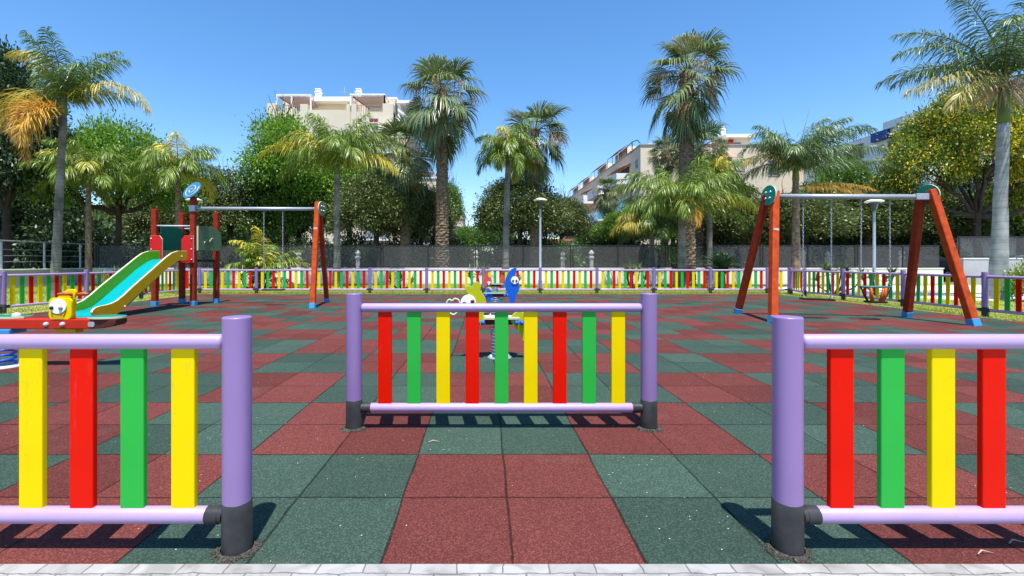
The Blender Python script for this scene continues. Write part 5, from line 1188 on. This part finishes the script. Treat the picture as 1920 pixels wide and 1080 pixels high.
for fl in range(6):
    dy = 40*fl
    win(b1, o, X(671), X(679), Y1, Zf(230+dy), Zf(222+dy))
    d_ = win(b1, o, X(692), X(709.5), Y1, Zf(248+dy), Zf(222+dy), 'glass', 'frame', name='balcony_door'); MB().box(X(693), X(708.5), Y1-.04, Y1-.025, Zf(233+dy), Zf(223+dy)).build('shutter', 'shutter', d_, o)
    MB().box(X(679), X(733), Y1-1.5, Y1-.01, Zf(252+dy), Zf(249+dy)).build('balcony_slab', 'fwhite', b1, o)
    k = MB(); k.box(X(682), X(716), Y1-1.45, Y1-1.40, Zf(236+dy), Zf(235+dy))
    for q in range(15): xx = X(682)+(X(716)-X(682))*q/14; k.box(xx-.02, xx+.02, Y1-1.44, Y1-1.41, Zf(249+dy), Zf(236+dy))
    k.build('railing', 'fwhite', b1, o)
    win(b1, o, X(624), X(636), Y1, Zf(231+dy), Zf(221+dy)); win(b1, o, X(585), X(600), Y1, Zf(242+dy), Zf(222+dy)); win(b1, o, X(525), X(550), Y1, Zf(246+dy), Zf(222+dy))
k = MB(); xa = XX(646, 70); k.tube([(xa, 70, ZZ(182, 68)), (xa, 70, ZZ(164, 70))], .035, 6); k.tube([(xa-1.0, 70, ZZ(172, 70)), (xa+.9, 70, ZZ(174, 70))], .025, 5); k.tube([(xa-.6, 69.6, ZZ(172.4, 70)), (xa-.6, 70.4, ZZ(172.4, 70))], .02, 5); k.build('roof_aerial', 'frame', b1, o)
# stepped white wing on its right
k = MB(); k.box(X(738.2), XX(772, 70), 67, 79, -.1, ZZ(232, 67)); k.build('wing', 'facade', b1, o)
k = MB(); k.box(X(738.2), XX(755, 70), 68, 78, ZZ(232, 67), ZZ(195, 68)); k.box(X(738), XX(786, 70), 67.5, 78, ZZ(195, 68), ZZ(190, 68)); k.build('wing_top', 'fwhite', b1, o)
k = MB(); k.add([(X(738)+.2, 66.9, ZZ(203, 67)), (XX(775, 67), 66.9, ZZ(225, 67)), (XX(775, 67), 66.9, ZZ(229, 67)), (X(738)+.2, 66.9, ZZ(208, 67)), (X(738)+.2, 67.4, ZZ(203, 67)), (XX(775, 67), 67.4, ZZ(225, 67)), (XX(775, 67), 67.4, ZZ(229, 67)), (X(738)+.2, 67.4, ZZ(208, 67))], [(0, 1, 2, 3), (7, 6, 5, 4), (0, 4, 5, 1), (3, 2, 6, 7)]); k.build('stair_parapet', 'fwhite', b1, o)
# --- lower terraced houses further along on the left
def lowblock(label, a, c, Y, top, m, extra=None, depth=14):
    o = (XX((a+c)/2, Y), Y, 0); r = empty('apartment_building', o, label, 'building', 'apartment buildings behind the trees')
    z1 = ZZ(top, Y); MB().box(XX(a, Y), XX(c, Y), Y, Y+depth, -.1, z1).build('wall', m, r, o)
    MB().box(XX(a, Y)-.2, XX(c, Y)+.2, Y-.2, Y+depth, z1+.003, z1+.3).build('roof', 'fwhite' if not extra else extra, r, o)
    z = 1.0; x0, x1 = XX(a, Y), XX(c, Y)
    while z+2.2 < z1:
        n = max(1, int((x1-x0)/3.2))
        for i in range(n):
            xx = x0+(i+.5)*(x1-x0)/n; win(r, o, xx-.7, xx+.7, Y, z, z+1.7)
        MB().box(x0+.3, x1-.3, Y-1.1, Y-.01, z-.35, z-.15).build('balcony_slab', 'fwhite', r, o)
        k = MB(); k.box(x0+.3, x1-.3, Y-1.1, Y-1.05, z-.15, z+.6); k.build('balcony_front', m, r, o); z += 3.0
    return r, o
r_, o_ = lowblock('lower cream terrace block right of the shorter fan palm', 770, 822, 88, 335, 'facade')
k = MB(); k.box(XX(785, 88), XX(810, 88), 90, 96, ZZ(335, 88)+.3, ZZ(321, 88)); k.build('penthouse', 'fwhite', r_, o_)
k = MB(); k.add([(XX(782, 88), 88, ZZ(327, 88)), (XX(812, 88), 88, ZZ(327, 88)), (XX(812, 88), 90, ZZ(320, 88)), (XX(782, 88), 90, ZZ(320, 88))], [(0, 1, 2, 3)]); aw = k.build('awning', 'redawn', r_, o_); aw.modifiers.new('t', 'SOLIDIFY').thickness = .05
lowblock('small peach coloured block just right of the tall fan palm trunk', 846, 868, 100, 398, 'facade2')
lowblock('low house with terracotta roof behind the middle ficus trees', 1015, 1072, 62, 452, 'facade2', 'terra', 10)
# --- right block
Y2 = 45; o = (XX(1320, Y2), Y2, 0); X = lambda px: XX(px, Y2); Zf = lambda py: ZZ(py, Y2)
b2 = empty('apartment_building', o, 'long sand coloured apartment block with a receding row of blue balconies on the right', 'building', 'apartment buildings behind the trees')
XL = X(1201); XR = X(1520); ZT = Zf(273)
MB().box(XL, XR, Y2, Y2+45, -.1, ZT).build('wall', 'facade2', b2, o)
k = MB(); k.box(XL-.06, X(1406.5), Y2-.08, Y2+.3, ZT+.003, ZT+.14); k.box(X(1408), XR, Y2-.08, Y2+.3, ZT+.003, ZT+.10); k.box(XL-.06, XL+.25, Y2+.3, Y2+45, ZT+.003, ZT+.14); k.build('parapet_cap', 'frame', b2, o)
k = MB(); k.box(XX(1374, 46), XX(1408, 46), Y2+1.0, Y2+6, ZT+.003, ZZ(258, 46)); k.build('penthouse', 'facade', b2, o)
MB().box(XX(1361, 45.6), XX(1416, 45.6), Y2+.6, Y2+7, ZZ(258, 45.8), ZZ(251, 45.6)).build('roof', 'fwhite', b2, o)
k = MB(); k.box(XX(1352, 47), XX(1361, 47), Y2+2, Y2+2.6, ZT, ZZ(240, 47)); k.box(XX(1353.5, 47), XX(1359.5, 47), Y2+2.1, Y2+2.5, ZZ(240, 47), ZZ(235, 47)); k.build('chimney', 'fwhite', b2, o, bevel=.04)
k = MB(); k.box(X(1374.5), X(1383), Y2+.75, Y2+.99, ZT+.003, Zf(257.5)); k.build('red_panel', 'redawn', b2, o)
win(b2, o, X(1385), X(1400), Y2+1.0, ZT+.05, Zf(262))
k = MB(); k.lathe((X(1235), Y2+2.5, 0), [(2.0, ZT), (2.0, ZT+.05), (.05, Zf(256)), (.001, Zf(256))], 8, sm=False); k.build('parasol_canopy', 'tanawn', b2, o)
# front openings
win(b2, o, X(1335), X(1372), Y2, Zf(318), Zf(297)); MB().box(X(1333), X(1375), Y2-1.3, Y2-.01, Zf(323), Zf(319)).build('balcony_slab', 'fwhite', b2, o); MB().box(X(1334), X(1374), Y2-1.25, Y2-1.21, Zf(319), Zf(307)).build('balcony_glass', 'blueglass', b2, o)
k = MB(); k.add([(X(1335), Y2, Zf(290)), (X(1373), Y2, Zf(290)), (X(1374), Y2-1.2, Zf(300)), (X(1334), Y2-1.2, Zf(300))], [(0, 1, 2, 3)]); aw = k.build('awning', 'tanawn', b2, o); aw.modifiers.new('t', 'SOLIDIFY').thickness = .04
MB().box(X(1336), X(1373), Y2-.3, Y2-.01, Zf(331), Zf(325)).build('awning', 'redawn', b2, o)
for dy in (0, 58, 116):
    win(b2, o, X(1381), X(1397), Y2, Zf(321+dy), Zf(304+dy), 'blueglass'); win(b2, o, X(1381), X(1397), Y2, Zf(352+dy), Zf(335+dy)); win(b2, o, X(1220), X(1246), Y2, Zf(372+dy/2), Zf(352+dy/2)); win(b2, o, X(1440), X(1462), Y2, Zf(330+dy), Zf(300+dy))
# receding left side
FL = 3.05
for fi in range(4):
    zt = ZT-1.15-fi*FL
    for bi, y0 in enumerate((47.6, 55.5, 63.5, 71.5, 79.5)):
        y1 = y0+5.6
        if fi == 0 and bi == 0: winx(b2, o, XL, 45.8, 46.4, zt-.8, zt, 'glass')
        rec = winx(b2, o, XL, y0+.6, y1-.2, zt-1.95, zt, 'glass', 'facade2'); 
        MB().box(XL-1.6, XL-.01, y0, y1, zt-2.15, zt-1.97).build('balcony_slab', 'fwhite', b2, o)
        gl = 'blueglass' if (fi+bi) % 3 else 'facade'
        if fi == 0: gl = 'fwhite'
        k = MB(); k.box(XL-1.58, XL-1.54, y0+.02, y1-.02, zt-1.97, zt-1.02); k.box(XL-1.54, XL-.01, y0+.02, y0+.06, zt-1.97, zt-1.02); k.build('balcony_glass', gl, b2, o)
        if (fi+bi) % 2 == 0:
            k = MB(); k.add([(XL, y0+.4, zt+.1), (XL, y1-.3, zt+.1), (XL-1.2, y1-.3, zt-.35), (XL-1.2, y0+.4, zt-.35)], [(0, 1, 2, 3)]); aw = k.build('awning', 'tanawn', b2, o); aw.modifiers.new('t', 'SOLIDIFY').thickness = .04
for y0 in (53.0, 62.0, 72.0, 80.5):
    k = MB(); zb = ZT+.003; k.box(XL+1.2, XL+5, y0, y0+5, zb, zb+1.9); ph = k.build('penthouse', 'facade', b2, o)
    k = MB(); k.add([(XL+.2, y0+.1, zb+1.45), (XL+.2, y0+4.9, zb+1.45), (XL+1.25, y0+4.9, zb+2.1), (XL+1.25, y0+.1, zb+2.1)], [(0, 3, 2, 1)]); aw = k.build('awning', 'redawn', ph, o); aw.modifiers.new('t', 'SOLIDIFY').thickness = .05
    for q in range(3): MB().box(XL+.18, XL+.24, y0+.2+q*2.3, y0+.26+q*2.3, zb, zb+1.4).build('awning_post', 'frame', ph, o)
k = MB(); k.tube([(XL+.3, 50.5, ZT+.1), (XL+.3, 50.5, ZT+1.1), (XL+.3, 48.5, ZT+1.25), (XL+.3, 46.8, ZT+1.0), (XL+.3, 46.0, ZT+.5)], .05, 6); k.tube([(XL+.3, 48.5, ZT+.1), (XL+.3, 48.5, ZT+1.25)], .05, 6); k.build('terrace_rail', 'blackmetal', b2, o)
# --- blue and white block, far right
o = (31, 32, 0); b3 = empty('apartment_building', o, 'white building with deep blue cladding hidden behind the yellow flowering tree', 'building', 'apartment buildings behind the trees')
MB().box(30.2, 46, 31.5, 44, -.1, 11.0).build('wall', 'fwhite', b3, o)
MB().box(30.0, 46.2, 31.2, 35.0, 11.003, 11.55).build('roof', 'fwhite', b3, o)
MB().box(29.9, 30.19, 34.6, 36.0, 10.3, 10.98).build('blue_panel', 'bluebuild', b3, o)
for z, y0 in ((6.3, 36.5), (4.6, 32.5)): MB().box(29.7, 30.18, y0, y0+3.0, z, z+.9).build('blue_balcony', 'bluebuild', b3, o)
for z in (6.8, 9.4, 3.4):
    for y0 in (33, 37, 41): winx(b3, o, 30.2, y0, y0+1.8, z-.1, z+1.2)
    for x0 in (32, 35.5, 39): win(b3, o, x0, x0+1.6, 31.5, z-.1, z+1.2)
for x0 in (31, 34.5): MB().box(x0, x0+3, 30.6, 31.49, 5.2, 6.3).build('blue_balcony', 'bluebuild', b3, o)

# ------------------------------------------------------------------ street things behind the mesh fence
def car(x, y, label, m, rz=0):
    r = empty('parked_car', (x, y, 0), label, 'car', 'cars parked behind the mesh fence', rz)
    prof_ = [(-2.1, .45), (-2.15, .75), (-2.0, .95), (-1.2, 1.02), (-.55, 1.44), (.9, 1.47), (1.75, 1.05), (2.1, .98), (2.15, .6), (2.1, .38), (-2.05, .38)]
    MB().plate(smooth_closed(prof_, 3), (0, 0, 0), (1, 0, 0), (0, 0, 1), 1.7).build('body', m, r, bevel=.08, seg=3)
    for s in (-1, 1):
        MB().plate([(-1.0, 1.03), (-.48, 1.36), (.15, 1.39), (.15, 1.03)], (0, s*.853, 0), (1, 0, 0), (0, 0, 1), .01).build('window', 'glass', r)
        MB().plate([(.22, 1.03), (.22, 1.39), (.85, 1.38), (1.45, 1.05)], (0, s*.853, 0), (1, 0, 0), (0, 0, 1), .01).build('window', 'glass', r)
        for xx in (-1.35, 1.35):
            w_ = MB().lathe((xx, s*.86, .33), [(.001, -.1), (.31, -.1), (.33, -.06), (.33, .06), (.31, .1), (.001, .1)], 24, axis='y').build('wheel', 'tyre', r)
            MB().lathe((xx, s*.86, .33), [(.001, s*.106), (.2, s*.105), (.2, s*.09)], 20, axis='y').build('rim', 'steel', w_)
        MB().box(-2.17, -2.11, s*.6-.14, s*.6+.14, .68, .82).build('headlight', 'white', r)
    return r
car(30.6, 27.2, 'white car parked behind the mesh fence beside the pale palm trunk', 'carpaint', .06)
car(25.6, 28.0, 'grey dark car parked left of the white one behind the mesh fence', 'cardark', .0)
def bollard(px, Y, h, i):
    r = empty('stone_bollard', (XX(px, Y), Y, 0), 'white pointed stone pillar beyond the mesh fence, %s from the left' % ORDN[i], 'pillar', 'white stone pillars beyond the mesh fence')
    MB().lathe((0, 0, 0), [(.17, 0), (.17, .12), (.12, .16), (.115, h-.5), (.16, h-.46), (.16, h-.4), (.10, h-.36), (.11, h-.24), (.16, h-.2), (.1, h-.08), (.001, h)], 8, sm=False).build('shaft', 'coping', r)
for i, px in enumerate((560, 671, 835, 893, 1055, 1109, 1229, 1505, 1552, 1690)): bollard(px, 25.6+.25*(i % 3), 1.72+.06*(i % 2), i)
# debris on the rubber near the far right: twigs
rg = random.Random(9)
for i, (x, y) in enumerate(((1.9, 1.79), (2.1, 1.86), (-.35, 2.9))):
    MB().tube([(x, y, .008), (x+.03, y+.015, .014), (x+.07, y+.01, .007)], [.002, .003, .001], 5).build('twig', 'seedm')
for ob in list(bpy.data.objects):
    if ob.name.startswith('twig'):
        tag(ob, {'twig': 'dry twig lying before the right front fence by the pavement', 'twig.001': 'dry twig lying under the bottom rail of the right front fence', 'twig.002': 'dry twig lying before the middle fence section'}[ob.name], 'twig', 'twigs on the rubber')
